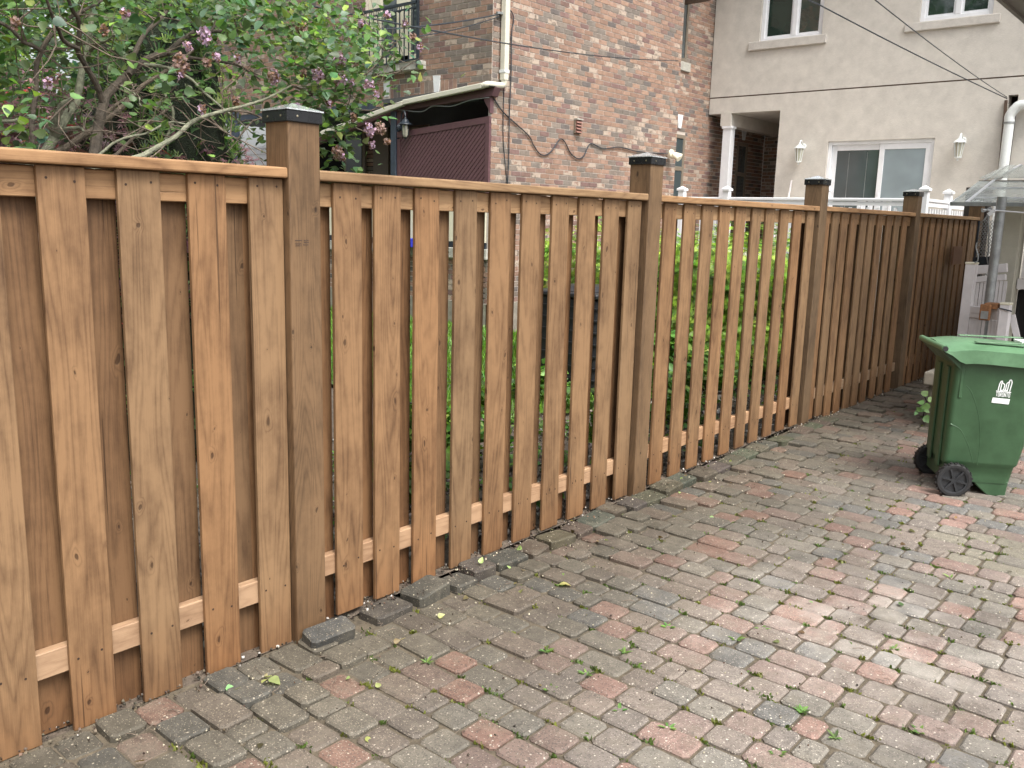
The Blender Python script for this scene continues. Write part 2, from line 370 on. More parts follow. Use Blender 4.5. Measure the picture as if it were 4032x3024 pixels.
def glass(name, col, rough=.04, spec=.8, coat=.6):
    m, nt, b, o = newmat(name)
    P = nd(nt, 'NewGeometry').outputs['Position']
    nz = nd(nt, 'TexNoise', {'Vector': P, 'Scale': 2.2, 'Detail': 2}).outputs[0]
    nt.links.new(mixc(nt, 1.0, col, ramp(nt, nz, [(.3,.85),(.7,1.15)]), 'MULTIPLY'), b.inputs['Base Color'])
    b.inputs['Roughness'].default_value = rough; b.inputs['Specular IOR Level'].default_value = spec; b.inputs['Coat Weight'].default_value = coat; b.inputs['Coat Roughness'].default_value = .02
    bump(nt, b, nz, .004, .4); return m
M['glassdark'] = glass('tree_tinted_window_glass', (.022,.04,.032)); M['glassgrey'] = glass('sky_tinted_screened_glass', (.26,.31,.34), .3)  # green base paints mirrored trees; grey-blue base paints screen and mirrored sky
M['glassmid'] = glass('slate_window_glass', (.065,.085,.09), .12)
def polycarb():
    m, nt, b, o = newmat('clear_polycarbonate')
    P = nd(nt, 'NewGeometry').outputs['Position']
    nz = nd(nt, 'TexNoise', {'Vector': P, 'Scale': 6, 'Detail': 5}).outputs[0]
    b.inputs['Base Color'].default_value = (.72,.76,.74,1); b.inputs['Roughness'].default_value = .2
    tr = nd(nt, 'BsdfTransparent', {'Color': (.90,.92,.90,1)})
    f = nd(nt, 'MapRange', {'Value': nz, 'From Min': .3, 'From Max': .7, 'To Min': .32, 'To Max': .52}).outputs[0]
    mx = nd(nt, 'MixShader', {0: f, 1: tr.outputs[0], 2: b.outputs[0]}); nt.links.new(mx.outputs[0], o.inputs[0]); return m
M['poly'] = polycarb()

# ================================================================== SETTING
# ground sheets
def sheet(name, x0, x1, y0, y1, z, mat, n=40, amp=0.0, zf=None):
    b = MB(); vs = []; fs = []
    for j in range(n+1):
        for i in range(n+1):
            x = x0+(x1-x0)*i/n; y = y0+(y1-y0)*j/n
            zz = (zf(x, y) if zf else z) + amp*(math.sin(x*3.1+y*1.7)+math.sin(x*1.3-y*4.1)+random.uniform(-1,1))*.33
            vs.append((x, y, zz))
    for j in range(n):
        for i in range(n):
            a = j*(n+1)+i; fs.append((a, a+1, a+n+2, a+n+1))
    b.add(vs, fs); return b.obj(name, mat, smooth=True, kind='structure')
sheet('ground', -60, 60, -60, 60, -.06, M['soil'], 20)
sheet('garden_soil', -9.0, -2.76, -2, 18, .0, M['soil'], 90, .012, zf=lambda x, y: (gh(-2.7,y)-.012 if x > -2.95 else .04)+(.03 if 2.3 < y < 7.3 and x > -2.95 else 0))
sheet('lawn', -14, -4.9, 5.2, 9.28, .09, M['lawnsoil'], 60, .02, zf=lambda x, y: .07+.05*max(0, min(1, (y-5)/4)))

# ---------------- driveway of separate pavers
drive = empty('driveway', kind='structure')
sheetj = MB(); n = 60
vs = []; fs = []
for j in range(n+1):
    for i in range(n+1):
        x = -2.78+(4.9)*i/n; y = -1+16*j/n; vs.append((x, y, gh(x, y)-.011+random.uniform(-.002,.002)))
for j in range(n):
    for i in range(n): a = j*(n+1)+i; fs.append((a, a+1, a+n+2, a+n+1))
sheetj.add(vs, fs); sheetj.obj('joint_dirt', M['joint'], drive, smooth=True)

def paver_shape(hl, hw, h=.06, ch=.008, rc=.013):
    """rounded-corner chamfered block, top at z=0"""
    def ring(l, w, r, z):
        o = []
        for sx, sy, a0 in ((1,1,0),(-1,1,90),(-1,-1,180),(1,-1,270)):
            for a in (0, 90):
                t = R(a0+a); o.append((sx*(l-r)+r*math.cos(t), sy*(w-r)+r*math.sin(t), z))
        return o
    v = ring(hl-ch, hw-ch, rc, 0)+ring(hl, hw, rc+.002, -ch*.9)+ring(hl, hw, rc+.002, -h)
    f = [tuple(range(8))]
    for k in (0, 8):
        for i in range(8): f.append((k+8+i, k+8+(i+1)%8, k+(i+1)%8, k+i))
    return v, f
def paver_color(x, y):
    t = min(1, max(0, (x+2.75)/1.5)); r = random.random()
    pink = .06+.26*t
    if r < pink*.55: c = random.choice([(.245,.160,.135),(.26,.165,.135),(.235,.16,.135)])
    elif r < pink: c = random.choice([(.225,.17,.148),(.235,.175,.15)])
    elif r < pink+.34: c = random.choice([(.195,.165,.142),(.205,.17,.145),(.19,.165,.145)])
    elif r < pink+.44: c = random.choice([(.145,.143,.136),(.152,.15,.143),(.15,.146,.136)])
    else: c = random.choice([(.178,.163,.138),(.188,.172,.146),(.17,.158,.137)])
    if (x+.78)**2/.16+(y-5.0)**2/.10 < 1 and random.random() < .8: c = (.205,.188,.148)
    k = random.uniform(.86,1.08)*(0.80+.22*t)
    return (c[0]*k, c[1]*k, c[2]*k, 1)
SIZES = [(.098,.13),(.142,.42),(.158,.25),(.208,.20)]
pav = []
CP = .1325
for k in range(-4, 100):
    y = .35+CP*k+CP/2
    if y > 14: break
    xs = -2.60 if 2.25 < y < 7.3 else -2.735
    x = xs-random.uniform(0,.02)
    while x < 2.0:
        r = random.random(); acc = 0
        for L, pr in SIZES:
            acc += pr
            if r <= acc: break
        yy = y+math.sin(x*2.3+k*.05)*.012
        pav.append((x+L/2, yy, L)); x += L+.0015
def pv_tf(x, y, L):
    near = max(0, min(1, (-1.9-x)/.7)); a = .010+.032*near
    z = gh(x, y)+random.uniform(-.004,.004)*(1+2.6*near)+.006*near
    return (x+random.uniform(-.003,.003)*(1+near), y+random.uniform(-.003,.003)*(1+near), z), (random.uniform(-a,a), random.uniform(-a,a), random.uniform(-.018,.018)*(1+near*2))
vis = []
for i, (x, y, L) in enumerate(pav):
    q = proj((x, y, gh(x, y)))
    d = q[2] if q and -60 < q[0] < 4092 and q[1] < 3090 else 1e3+abs(x)+abs(y)
    vis.append((d, i))
vis.sort(); first = {i for d, i in vis[:300]}
pmesh = {}
for L, _ in SIZES:
    b = MB(); b.add(*paver_shape(L/2-.0032, CP/2-.0032)); pmesh[L] = b.mesh('paver', M['paver'])
rest = MB()
for i, (x, y, L) in enumerate(pav):
    if abs(y-7.9) < .45 and -2.2 < x < -1.4 and False: continue
    loc, rot = pv_tf(x, y, L); c = paver_color(x, y)
    if i in first:
        link(bpy.data.objects.new('paver', pmesh[L]), drive, loc=loc, rot=rot, col=c, scale=(random.uniform(.97,1.005), random.uniform(.95,1.005), 1))
    else:
        rest.cur = c; T = Matrix.Translation(loc) @ Euler(rot).to_matrix().to_4x4()
        v, f = paver_shape(L/2-.0032, CP/2-.0032); rest.add([T @ Vector(p) for p in v], f)
rest.obj('paver_field', M['paverA'], drive, kind='stuff')
# raised edging stones along the fence foot
y = 2.28
while y < 7.35:
    L = random.choice([.15,.2,.2,.215]); b = MB(); hw = .070
    v, f = paver_shape(L/2-.004, hw, .09, .008, .012); b.add(v, f)
    up = .036+random.uniform(-.010,.012) - (.02 if y > 6.3 else 0)
    bend = random.uniform(-.02,.02)
    link(bpy.data.objects.new('edging_stone', b.mesh('edging_stone', M['paver'])), drive,
         loc=(-2.672+bend+random.uniform(-.012,.02), y+L/2, gh(-2.7,y)+up), rot=(random.uniform(-.05,.05)+0.0, random.uniform(-.11,.03), math.pi/2+random.uniform(-.10,.10)),
         col=(random.uniform(.085,.12), random.uniform(.085,.115), random.uniform(.07,.095), 1))
    y += L+random.uniform(.002,.02)
# one stone standing on edge beside the first tall post
b = MB(); b.add(*paver_shape(.10, .05, .075, .008, .012))
link(bpy.data.objects.new('edging_stone', b.mesh('edging_stone', M['paver'])), drive, loc=(-2.655, 2.06, .055), rot=(.22, -.04, math.pi/2-.12), col=(.095,.097,.10,1))

# ================================================================== FENCE
FX = -2.733
fence = empty('wooden_fence', (FX, .0, 0), label='new shadowbox fence of stained brown boards running along the paved driveway', cat='fence')
def fb(name, mesh, loc, **k): return link(bpy.data.objects.new(name, mesh), fence, loc=(loc[0]-FX, loc[1], loc[2]), **k)
POSTS = [-.475, 1.965, 4.408, 6.928, 9.385, 11.925]; PW = .14
postm = MB().box((-PW,0,-.2),(0,PW,2.03)).mesh('post', M['post'], bevel=.006, seg=2)
capm = MB(); o = .008
capm.box((-PW-o,-o,0),(o,PW+o,.042))
capskirt = capm.mesh('post_cap', M['black'], bevel=.003)
ct = MB(); e = .011
ct.add([(-PW-e,-e,.042),(e,-e,.042),(e,PW+e,.042),(-PW-e,PW+e,.042),(-PW-e,-e,.047),(e,-e,.047),(e,PW+e,.047),(-PW-e,PW+e,.047),(-PW/2,PW/2,.074)],
       [(0,3,2,1),(0,1,5,4),(1,2,6,5),(2,3,7,6),(3,0,4,7),(4,5,8),(5,6,8),(6,7,8),(7,4,8)])
captop = ct.mesh('cap_top', M['captop'])
scm = MB().lathe([(.004,0),(.004,.0015),(.002,.002)], 8).mesh('screw', M['screw'])
for i, py_ in enumerate(POSTS):
    tall = 0 if i < 5 else -.02
    p = fb('post', postm, (FX, py_, tall))
    c = link(bpy.data.objects.new('post_cap', capskirt), p, loc=(0,0,1.998))
    t = link(bpy.data.objects.new('cap_top', captop), p, loc=(0,0,1.998))
    for u in (.03, .11): link(bpy.data.objects.new('screw', scm), p, loc=(-PW+u, -o-.0005, 2.019), rot=(R(90),0,0))
    for u in (.035,): link(bpy.data.objects.new('screw', scm), p, loc=(o+.0005, u, 2.019), rot=(0,R(90),0))
# illegible grader's ink stamp on the first post
st = MB()
def stamp(px0, py0, px1, py1):
    a = onX(px0, py0, FX); b2 = onX(px1, py1, FX); st.box((.0004, a.y-1.965, b2.z), (.0010, b2.y-1.965, a.z))
for k in range(9): stamp(1161+k*3.2, 945, 1163.2+k*3.2, 948.5)
stamp(1161,957.4,1186,958.6); stamp(1184.5,958.6,1186,970)
for k in range(5): stamp(1164+k*3.8, 961.5+(k%2)*1.5, 1166.2+k*3.8, 966); stamp(1163+k*4, 968, 1165.3+k*4, 969.6)
for k in range(6): stamp(1196+k*3.6, 944.5+(k%3)*.8, 1198.4+k*3.6, 948.6)
for k in range(5): stamp(1196.5+k*4, 952, 1199+k*4, 957); stamp(1193.5+k*4.3, 962, 1196+k*4.3, 966)
ps = [o_ for o_ in fence.children if o_.name.startswith('post')][1]
st.obj('ink_stamp', M['print'], ps)

BW, BT = .1405, .017
FB = {0: [.150,.385,.628,.868,1.108,1.348,1.589,1.820],
      1: [2.190,2.396,2.622,2.865,3.096,3.322,3.558,3.789,4.016,4.247],
      2: [4.639,4.874,5.104,5.332,5.566,5.808,6.029,6.276,6.517,6.764],
      3: [7.082,7.289,7.492,7.705,7.945,8.149,8.381,8.634,8.867,9.100],
      4: [9.56,9.79,10.02,10.25,10.48,10.71,10.94,11.17,11.40,11.63,11.78]}
RX = -2.803   # rail centre
def board_mesh(h, name, mat, wv):
    b = MB(); b.box((-BT/2,0,0),(BT/2,wv,h)); return b.mesh(name, mat, bevel=.0028, seg=2)
nail = MB().lathe([(.0042,0),(.0042,.0006)], 8).mesh('screw_hole', M['hole'])
for pi, Ls in FB.items():
    y0 = POSTS[pi]+PW; y1 = POSTS[pi+1]
    stepz = {0:.0,1:-.002,2:-.004,3:.0,4:.0}[pi]
    top = 1.838+stepz
    def gz(y): return gh(FX, y)+(.035 if 2.2 < y < 7.4 else .0)
    # cap rail, top rail, bottom rail
    b = MB().box((-.085,0,0),(.066,y1-y0,.038)); cm = b.mesh('cap_rail', M['cap'], bevel=.006, seg=2)
    fb('cap_rail', cm, (RX, y0, top-.038))
    b = MB().box((-.019,0,0),(.019,y1-y0,.089)); fb('top_rail', b.mesh('top_rail', M['cap'], bevel=.003), (RX, y0, top-.130-.004))
    zb = [.287,.288,.30,.31,.315][pi]
    b = MB().box((-.019,0,-.0445),(.019,y1-y0,.0445)); fb('bottom_rail', b.mesh('bottom_rail', M['fresh'], bevel=.003), (RX, y0, zb-.0445+.035*0 + {0:0,1:.008,2:.02,3:.02,4:.02}[pi]))
    tops = top-.041
    for k, L in enumerate(Ls):
        g0 = gz(L+.07)-.01; h = tops-g0; wv = BW+random.uniform(-.002,.0015)
        o1 = fb('front_board', board_mesh(h, 'front_board', M['board'], wv), (RX+.019+BT/2+.0015+random.uniform(0,.001), L, g0), rot=(random.uniform(-.0016,.0016),0,random.uniform(-.012,.012)))
        if L > -1:
            for zz in (tops-g0-.045+random.uniform(-.012,.012), zb-.045-g0):
                for yy in (.03, .108):
                    link(bpy.data.objects.new('screw_hole', nail), o1, loc=(BT/2+.0004, yy+random.uniform(-.006,.006), zz+random.uniform(-.01,.01)), rot=(0,R(90),0))
    # back boards centred on the gaps
    edges = [y0-.0]+[v for L in Ls for v in (L, L+BW)]+[y1]
    cents = [(edges[2*k]+edges[2*k+1])/2 for k in range(len(Ls)+1)]
    if edges[1]-edges[0] < .03: cents[0] = y0+BW/2-.002; 
    cents[-1] = min(cents[-1], y1-BW/2)
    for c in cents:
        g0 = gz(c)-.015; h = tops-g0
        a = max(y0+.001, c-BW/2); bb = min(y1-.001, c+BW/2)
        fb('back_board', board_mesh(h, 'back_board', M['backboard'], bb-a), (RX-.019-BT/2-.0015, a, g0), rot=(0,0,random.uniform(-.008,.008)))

# ================================================================== BRICK HOUSE
HX, HY = -8.34, 9.30
house = empty('brick_house', (0,0,0), label='two-storey brown mixed-brick house behind the fence with covered side porch', cat='house')
BH, BL, JT = .0745, .222, .0125
def brick_color():
    r = random.random(); k = random.uniform(.88,1.12)
    if r < .52: c = random.choice([(.30,.192,.142),(.31,.20,.15),(.28,.18,.135),(.315,.205,.15)]); a = 1
    elif r < .71: c = random.choice([(.20,.17,.145),(.22,.18,.15)]); a = 1
    elif r < .84: c = random.choice([(.205,.13,.115),(.225,.145,.12)]); a = 1
    elif r < .885: c = (.15,.13,.12); a = 1
    else: c = random.choice([(.33,.22,.17),(.26,.205,.165)]); a = 0
    return (c[0]*k, c[1]*k, c[2]*k, a)
bricks = []     # (centre, size along u, axis, colour)
def wall_bricks(axis, const, u0, u1, z0, z1, holes=(), proud=.006):
    nrow = int((z1-z0)/BH)
    for r in range(nrow):
        z = z0+r*BH; off = (BL/2 if r % 2 else 0)+random.choice([0,0,.05])
        u = u0-off
        while u < u1:
            a = max(u, u0); b_ = min(u+BL, u1); u += BL
            if b_-a < .03: continue
            segs = [(a, b_)]
            for (h0, h1, g0, g1) in holes:
                if z+BH > g0+.01 and z < g1-.01:
                    ns = []
                    for s0, s1 in segs:
                        if s1 <= h0 or s0 >= h1: ns.append((s0, s1)); continue
                        if s0 < h0-.03: ns.append((s0, h0))
                        if s1 > h1+.03: ns.append((h1, s1))
                    segs = ns
            for s0, s1 in segs: bricks.append((axis, const, s0+JT/2, s1-JT/2, z+JT/2, z+BH-JT/2, brick_color(), proud))
def soldiers(axis, const, u0, u1, z0, z1):
    n = max(1, int(round((u1-u0)/.078))); w_ = (u1-u0)/n
    for i in range(n): bricks.append((axis, const, u0+i*w_+JT/2, u0+(i+1)*w_-JT/2, z0+JT/2, z1-JT/2, brick_color(), .006))
# front wall opening of the French door
fd_l = onY(1440, 120, HY).x; fd_r = onY(1650, 120, HY).x; fd_b = onY(1648, 243, HY).z
# porch void limits
pv_top_r = onY(1940, 345, HY).z; pv_l = -15.0
arch = []
k1 = [onY(1706,298,HY), onY(1736,297,HY), onY(1729,362,HY), onY(1712,364,HY)]
k2 = [onY(1511,322,HY), onY(1537,320,HY), onY(1530,380,HY), onY(1516,382,HY)]
zt = max(onY(1720,300,HY).z, onY(1524,322,HY).z); zbm = pv_top_r-.05
wall = MB()
WT = .25
ZT = 7.6
# front wall (above porch void) with door hole
XL = -19.0
wall.box((XL,HY,zbm),(fd_l,HY+WT,ZT)); wall.box((fd_r,HY,zbm),(HX,HY+WT,ZT)); wall.box((fd_l+.001,HY,zbm),(fd_r-.001,HY+WT,fd_b)); wall.box((fd_l+.001,HY,fd_b+2.15),(fd_r-.001,HY+WT,ZT))
SY = onX(2690,100,HX).y     # far end of side wall
wall.box((HX-WT,HY+WT+.001,.0),(HX-.0,SY,ZT)); wall.box((HX-.05,HY+.001,0),(HX-.0005,HY+WT,zbm-.001))
SYW = 16.36; RXW = -8.9                   # recessed part of the side wall
wall.box((RXW-WT,SY-1.2,0),(RXW,19.0,ZT)); wall.box((RXW,SY-.25,0),(HX-WT-.001,SY-.002,ZT))
wall.box((RXW+.001,19.0,0),(-6.0,19.25,3.9))       # back of the porch under the stucco wing
# low wall under the porch opening
LZ = onY(1760,985,HY).z; FZ = onY(1760,1180,HY).z
wall.box((-15,HY+.002,.0),(HX-WT-.0005,HY+WT,LZ-.06))
wall.obj('wall', M['mortar'], house)
wall_bricks('y', HY, XL+3, HX, zbm, ZT-.6, holes=[(fd_l-.0,fd_r+.0,fd_b-.12,fd_b+2.15),(onY(1480,330,HY).x, onY(1800,330,HY).x, onY(1800,380,HY).z-.3, onY(1800,307,HY).z)])
a0 = onY(1480,330,HY).x; a1 = onY(1800,330,HY).x; az1 = onY(1800,307,HY).z; az0 = zbm
xk = [a0, k2[0].x, k2[1].x, onY(1592,340,HY).x, onY(1655,340,HY).x, k1[0].x, k1[1].x, a1]
soldiers('y', HY, xk[0], xk[1], az1-.30, az1); soldiers('y', HY, xk[2], xk[3], az1-.30, az1); soldiers('y', HY, xk[4], xk[5], az1-.30, az1); soldiers('y', HY, xk[6], xk[7], az1-.30, az1)
wall_bricks('y', HY, xk[3], xk[4], az1-.298, az1)
wall_bricks('x', HX, HY, SY, FZ, ZT-.6)
wall_bricks('y', HY, -13.5, HX-.002, FZ, LZ-.07)
# recessed wall windows
rw = [(onX(2640,700,RXW).y, onX(2687,700,RXW).y+.0, onX(2660,525,RXW).z-1.55, onX(2665,528,RXW).z),
      (onX(2893,700,RXW).y, onX(2941,600,RXW).y, onX(2920,560,RXW).z-1.6, onX(2920,562,RXW).z),
      (onX(2680,200,RXW).y-.35, onX(2708,100,RXW).y, onX(2690,245,RXW).z, onX(2690,0,RXW).z+.5)]
wall_bricks('x', RXW, SY-.2, 18.99, FZ, 6.2, holes=rw)
AZ = onX(2700,22,RXW).z
MB().box((RXW+.01,SY+.003,AZ),(HX-.01,15.2,ZT-.1)).obj('soffit', M['brown'], house)  # dark block paints the shaded alcove ceiling and the wall above it
wall_bricks('y', 19.0, RXW+.01, -6.4, .9, 3.85)
# foundation
MB().box((-15,HY-.03,-.1),(HX+.03,HY+.0,FZ)).box((HX,HY-.03,-.1),(HX+.03,SY,FZ)).obj('foundation', M['concrete'], house, bevel=.004)
def brick_box(b):
    ax, c0, s0, s1, z0, z1, col, pr = b
    if ax == 'x': return (c0-.004, s0, z0), (c0+pr, s1, z1)      # faces +x
    return (s0, c0-pr, z0), (s1, c0+.004, z1)                     # faces -y
cand = []
for i, b in enumerate(bricks):
    lo, hi = brick_box(b); q = proj([(lo[k]+hi[k])/2 for k in range(3)])
    if q and 1330 < q[0] < 2700 and -10 < q[1] < 800: cand.append((q[2]+(0 if b[3]-b[2] > .12 else 3), i))
cand.sort(); single = {i for d, i in cand[:300]}
unitx = MB().box((-.5,-.5,-.5),(.5,.5,.5)).mesh('brick', M['brick'])
jb = MB()
for i, b in enumerate(bricks):
    lo, hi = brick_box(b)
    j = [random.uniform(-.0018,.0018) for _ in range(2)]
    if i in single:
        link(bpy.data.objects.new('brick', unitx), house, loc=[(lo[k]+hi[k])/2 for k in range(3)], scale=[hi[k]-lo[k] for k in range(3)], col=b[6], rot=(random.uniform(-.004,.004),0,0) if b[0] == 'y' else (0,random.uniform(-.006,.006),0))
    else:
        q = proj([(lo[k]+hi[k])/2 for k in range(3)])
        jb.cur = b[6]
        if b[0] == 'x': hi = (hi[0]+j[0]*.8, hi[1], hi[2])
        else: lo = (lo[0], lo[1]+j[0]*.8, lo[2])
        x0,y0,z0 = lo; x1,y1,z1 = hi
        jb.box(lo, hi)
jb.obj('brickwork', M['brickA'], house, kind='stuff')
for kp in (k1, k2):
    MB().prism([(p.x, HY-.012, p.z) for p in kp], (0,.03,0)).obj('keystone', M['whitestone'], house)
for p0, p1 in ((onX(2672,505,RXW), onX(2678,452,RXW)), (onX(2925,552,RXW), onX(2927,515,RXW))):
    y_ = p0.y; MB().prism([(RXW+.008,y_-.05,p0.z),(RXW+.008,y_+.05,p0.z),(RXW+.008,y_+.10,p1.z),(RXW+.008,y_-.10,p1.z)], (.02,0,0)).obj('keystone', M['whitestone'], house)
# windows of the recessed wall
for k, (ya, yb, za, zb_) in enumerate(rw):
    f = MB(); d = .06; t = .07
    f.box((RXW-d,ya,za),(RXW+.02,ya+t,zb_)).box((RXW-d,yb-t,za),(RXW+.02,yb,zb_)).box((RXW-d,ya+t,zb_-t),(RXW+.02,yb-t,zb_)).box((RXW-d,ya+t,za),(RXW+.02,yb-t,za+t))
    if k < 2: f.box((RXW-d,ya+t,(za+zb_)/2+.10),(RXW+.018,yb-t,(za+zb_)/2+.18))
    fo = f.obj('window', M['brownframe'], house, bevel=.004)
    MB().box((RXW-d-.01,ya+t*.5,za+t*.5),(RXW+.006,yb-t*.5,zb_-t*.5)).obj('pane', M['glassmid'], fo)
    if k == 2: MB().box((RXW-.02,ya-.1,za-.16),(RXW+.05,yb+.12,za)).obj('sill', M['stone'], house, bevel=.006)
# eave shade above the recess and a roof
MB().box((XL-.3,HY-.5,ZT-.02),(HX+.5,19.4,ZT+.15)).obj('eave', M['soffit'], house)
MB().add([(XL-.3,HY-.5,ZT+.16),(HX+.5,HY-.5,ZT+.16),(HX+.5,19.4,ZT+.16),(XL-.3,19.4,ZT+.16),((XL+HX)/2-2,14.3,ZT+3),((XL+HX)/2+2,14.3,ZT+3)],
         [(0,1,5,4),(1,2,5),(2,3,4,5),(3,0,4)]).obj('roof', M['darkroof'], house)
# French door
f = MB(); cx = [fd_l, onY(1492,60,HY).x, onY(1549,60,HY).x, onY(1598,60,HY).x, fd_r]
zt_ = fd_b+2.15
f.box((cx[0],HY+.06,fd_b),(cx[1]-.02,HY+.14,zt_)).box((cx[2],HY+.06,fd_b),(cx[3],HY+.14,zt_)).box((cx[1]-.02,HY+.06,fd_b),(cx[4],HY+.14,fd_b+.13)).box((cx[4]-.05,HY+.06,fd_b+.13),(cx[4],HY+.14,zt_))
fd = f.obj('french_door', M['cream'], house, bevel=.006)
MB().box((cx[1]-.02,HY+.10,fd_b+.13),(cx[2],HY+.12,zt_)).obj('pane', M['glassmid'], fd); MB().box((cx[3],HY+.10,fd_b+.13),(cx[4]-.05,HY+.12,zt_)).obj('pane', M['glassmid'], fd)
s0 = onY(1667,250,HY-.06)
sl_ = MB(); xs_ = [onY(1400,270,HY).x+i*(s0.x-onY(1400,270,HY).x)/14 for i in range(15)]
for i in range(14):
    sl_.box((xs_[i],HY-.10-random.uniform(0,.02),fd_b-.115-random.uniform(0,.012)),(xs_[i+1]-.0005,HY+.05,fd_b-.005))
sl_.obj('sill', M['stone'], house, bevel=.005)
# iron Juliet railing
RYp = HY-.13
tl, tr_ = onY(1422,52,RYp), onY(1645,6,RYp); ml, mr = onY(1422,74,RYp), onY(1645,27,RYp); bl, br = onY(1422,270,RYp), onY(1645,231,RYp)
rail = empty('juliet_railing', tl, label='black wrought-iron Juliet railing with scroll band in front of the upper cream door', cat='railing')
def rp(p): return Vector(p)-Vector(tl)
for nm, a, c, t in (('top_rail',tl,tr_,.035),('scroll_rail',ml,mr,.02),('bottom_rail',bl,br,.022)): MB().bar(rp(a), rp(c), t, t).obj(nm, M['iron'], rail)
for a, c in ((tl,bl),(tr_,br)): MB().bar(rp(a)+Vector((0,0,.06)), rp(c)+Vector((0,0,-.12)), .035,.035).lathe([(.0,.11),(.025,.09),(.02,.06)],8,Matrix.Translation(rp(a))).obj('rail_post', M['iron'], rail)
nb = 13
bm_ = MB().bar((0,0,0),(0,0,(ml.z-bl.z)),.014,.014).mesh('baluster', M['iron'])
for k in range(1, nb):
    t = k/nb; p = bl.lerp(br, t); link(bpy.data.objects.new('baluster', bm_), rail, loc=rp(p))
sc_ = MB(); g_ = tl.z-ml.z
for sgn in (-1, 1):
    pts = [(sgn*(.012+.034*math.sin(a)), 0, -g_*.1-.05*(1-math.cos(a))*.9) for a in [0,.5,1,1.5,2,2.5,3,3.5,4]]
    sc_.tube(pts, .006, 5)
sc_.bar((0,0,0),(0,0,-g_),.01,.01); scr = sc_.mesh('scroll', M['iron'])
for k in range(8):
    p = tl.lerp(tr_, (k+.5)/8); link(bpy.data.objects.new('scroll', scr), rail, loc=rp(p))

# porch
porch = empty('side_porch', (0,0,0), label='dark covered porch of the brick house with maroon beam and brackets', cat='porch')
g0, g1, g2 = onY(1985,335,HY-.12), onY(1590,402,HY-.12), onY(1225,545,HY-.12)
PB = HY+2.0
MB().box((-15,PB,.6),(HX-WT-.01,PB+.2,4)).obj('back_wall', M['brickA'], porch)
bricks2 = []
_s = len(bricks); wall_bricks('y', PB, -13.5, HX-WT-.02, 1.3, 3.6)
jb2 = MB()
for b in bricks[_s:]: jb2.cur = b[6]; jb2.box(*brick_box(b))
jb2.obj('back_brickwork', M['brickA'], porch, kind='stuff')
MB().box((-15,HY+.26,LZ-.2),(HX-WT-.001,PB,LZ-.05)).obj('floor', M['concrete'], porch)
MB().box((-15,HY+.001,zbm-.10),(HX-WT-.001,PB+.1,zbm-.002)).obj('ceiling', M['slate'], porch)
def quadprism(name, pts, depth, mat, par, **k): return MB().prism(pts, (0,depth,0)).obj(name, mat, par, **k)
quadprism('beam', [onY(1580,410,HY-.05), onY(1554,440,HY-.05), onY(1938,378,HY-.05), onY(1950,342,HY-.05)], .12, M['maroon'], porch, bevel=.004)
quadprism('beam', [onY(1100,585,HY-.05), onY(1100,625,HY-.05), onY(1554,443,HY-.05), onY(1580,405,HY-.05)], .10, M['maroon'], porch, bevel=.004)
# roof strip above the pipe
r0, r1 = onY(1375,392,HY-.05), onY(1905,335,HY-.05)
quadprism('porch_roof', [onY(1500,392,HY-.1), onY(1512,408,HY-.1), onY(1575,400,HY-.1), onY(1940,338,HY-.1), onY(1905,334,HY-.1), onY(1565,385,HY-.1)], .1, M['darkroof'], porch)
def bracket(pts, mat=M['maroon']):
    quadprism('bracket', [onY(px, py, HY-.03) for px, py in pts], .07, mat, porch)
bracket([(1905,386),(1931,379),(1930,445),(1926,445),(1922,425),(1914,412),(1908,400)])
bracket([(1520,450),(1546,440),(1548,500),(1541,508),(1535,485),(1526,472)])
bracket([(1560,440),(1594,434),(1590,458),(1580,475),(1575,500),(1562,508)])
pp = [onY(1541,440,HY-.04), onY(1561,437,HY-.04)]
MB().box((pp[0].x,HY-.06,LZ),(pp[1].x,HY+.04,pp[0].z)).obj('porch_post', M['slate'], porch, bevel=.006)
# things in the dark: window and door in the back wall
wl = onY(1690,440,PB-.03); wr = onY(1800,440,PB-.03)
w_ = MB().box((wl.x,PB-.06,wl.z-1.1),(wr.x,PB-.01,wl.z+.0)).obj('window', M['brownframe'], porch, bevel=.005)
MB().box((wl.x+.06,PB-.07,wl.z-1.04),(wr.x-.06,PB-.055,wl.z-.06)).obj('pane', M['glassmid'], w_)
dl, dr = onY(1475,560,PB-.03), onY(1535,560,PB-.03)
dd = MB().box((dl.x,PB-.07,LZ),(dr.x,PB-.01,dl.z+.45)).obj('door', M['brownframe'], porch, bevel=.005)
dl2, dr2 = onY(1370,560,PB-.03), onY(1430,560,PB-.03)
w2 = MB().box((dl2.x-.08,PB-.06,LZ+.3),(dr2.x+.08,PB-.01,dl2.z+.25)).obj('window', M['brownframe'], porch, bevel=.005)
MB().box((dl2.x,PB-.075,LZ+.36),(dr2.x,PB-.055,dl2.z+.2)).obj('pane', M['glassmid'], w2)
# cable under the beam
MB().tube(catmull([onY(1568,432,HY-.07), onY(1590,434,HY-.07), onY(1660,440,HY-.07), onY(1705,418,HY-.07), onY(1780,418,HY-.07), onY(1850,395,HY-.07), onY(1925,384,HY-.07)]), .006, 6).obj('cable', M['galv'], porch)
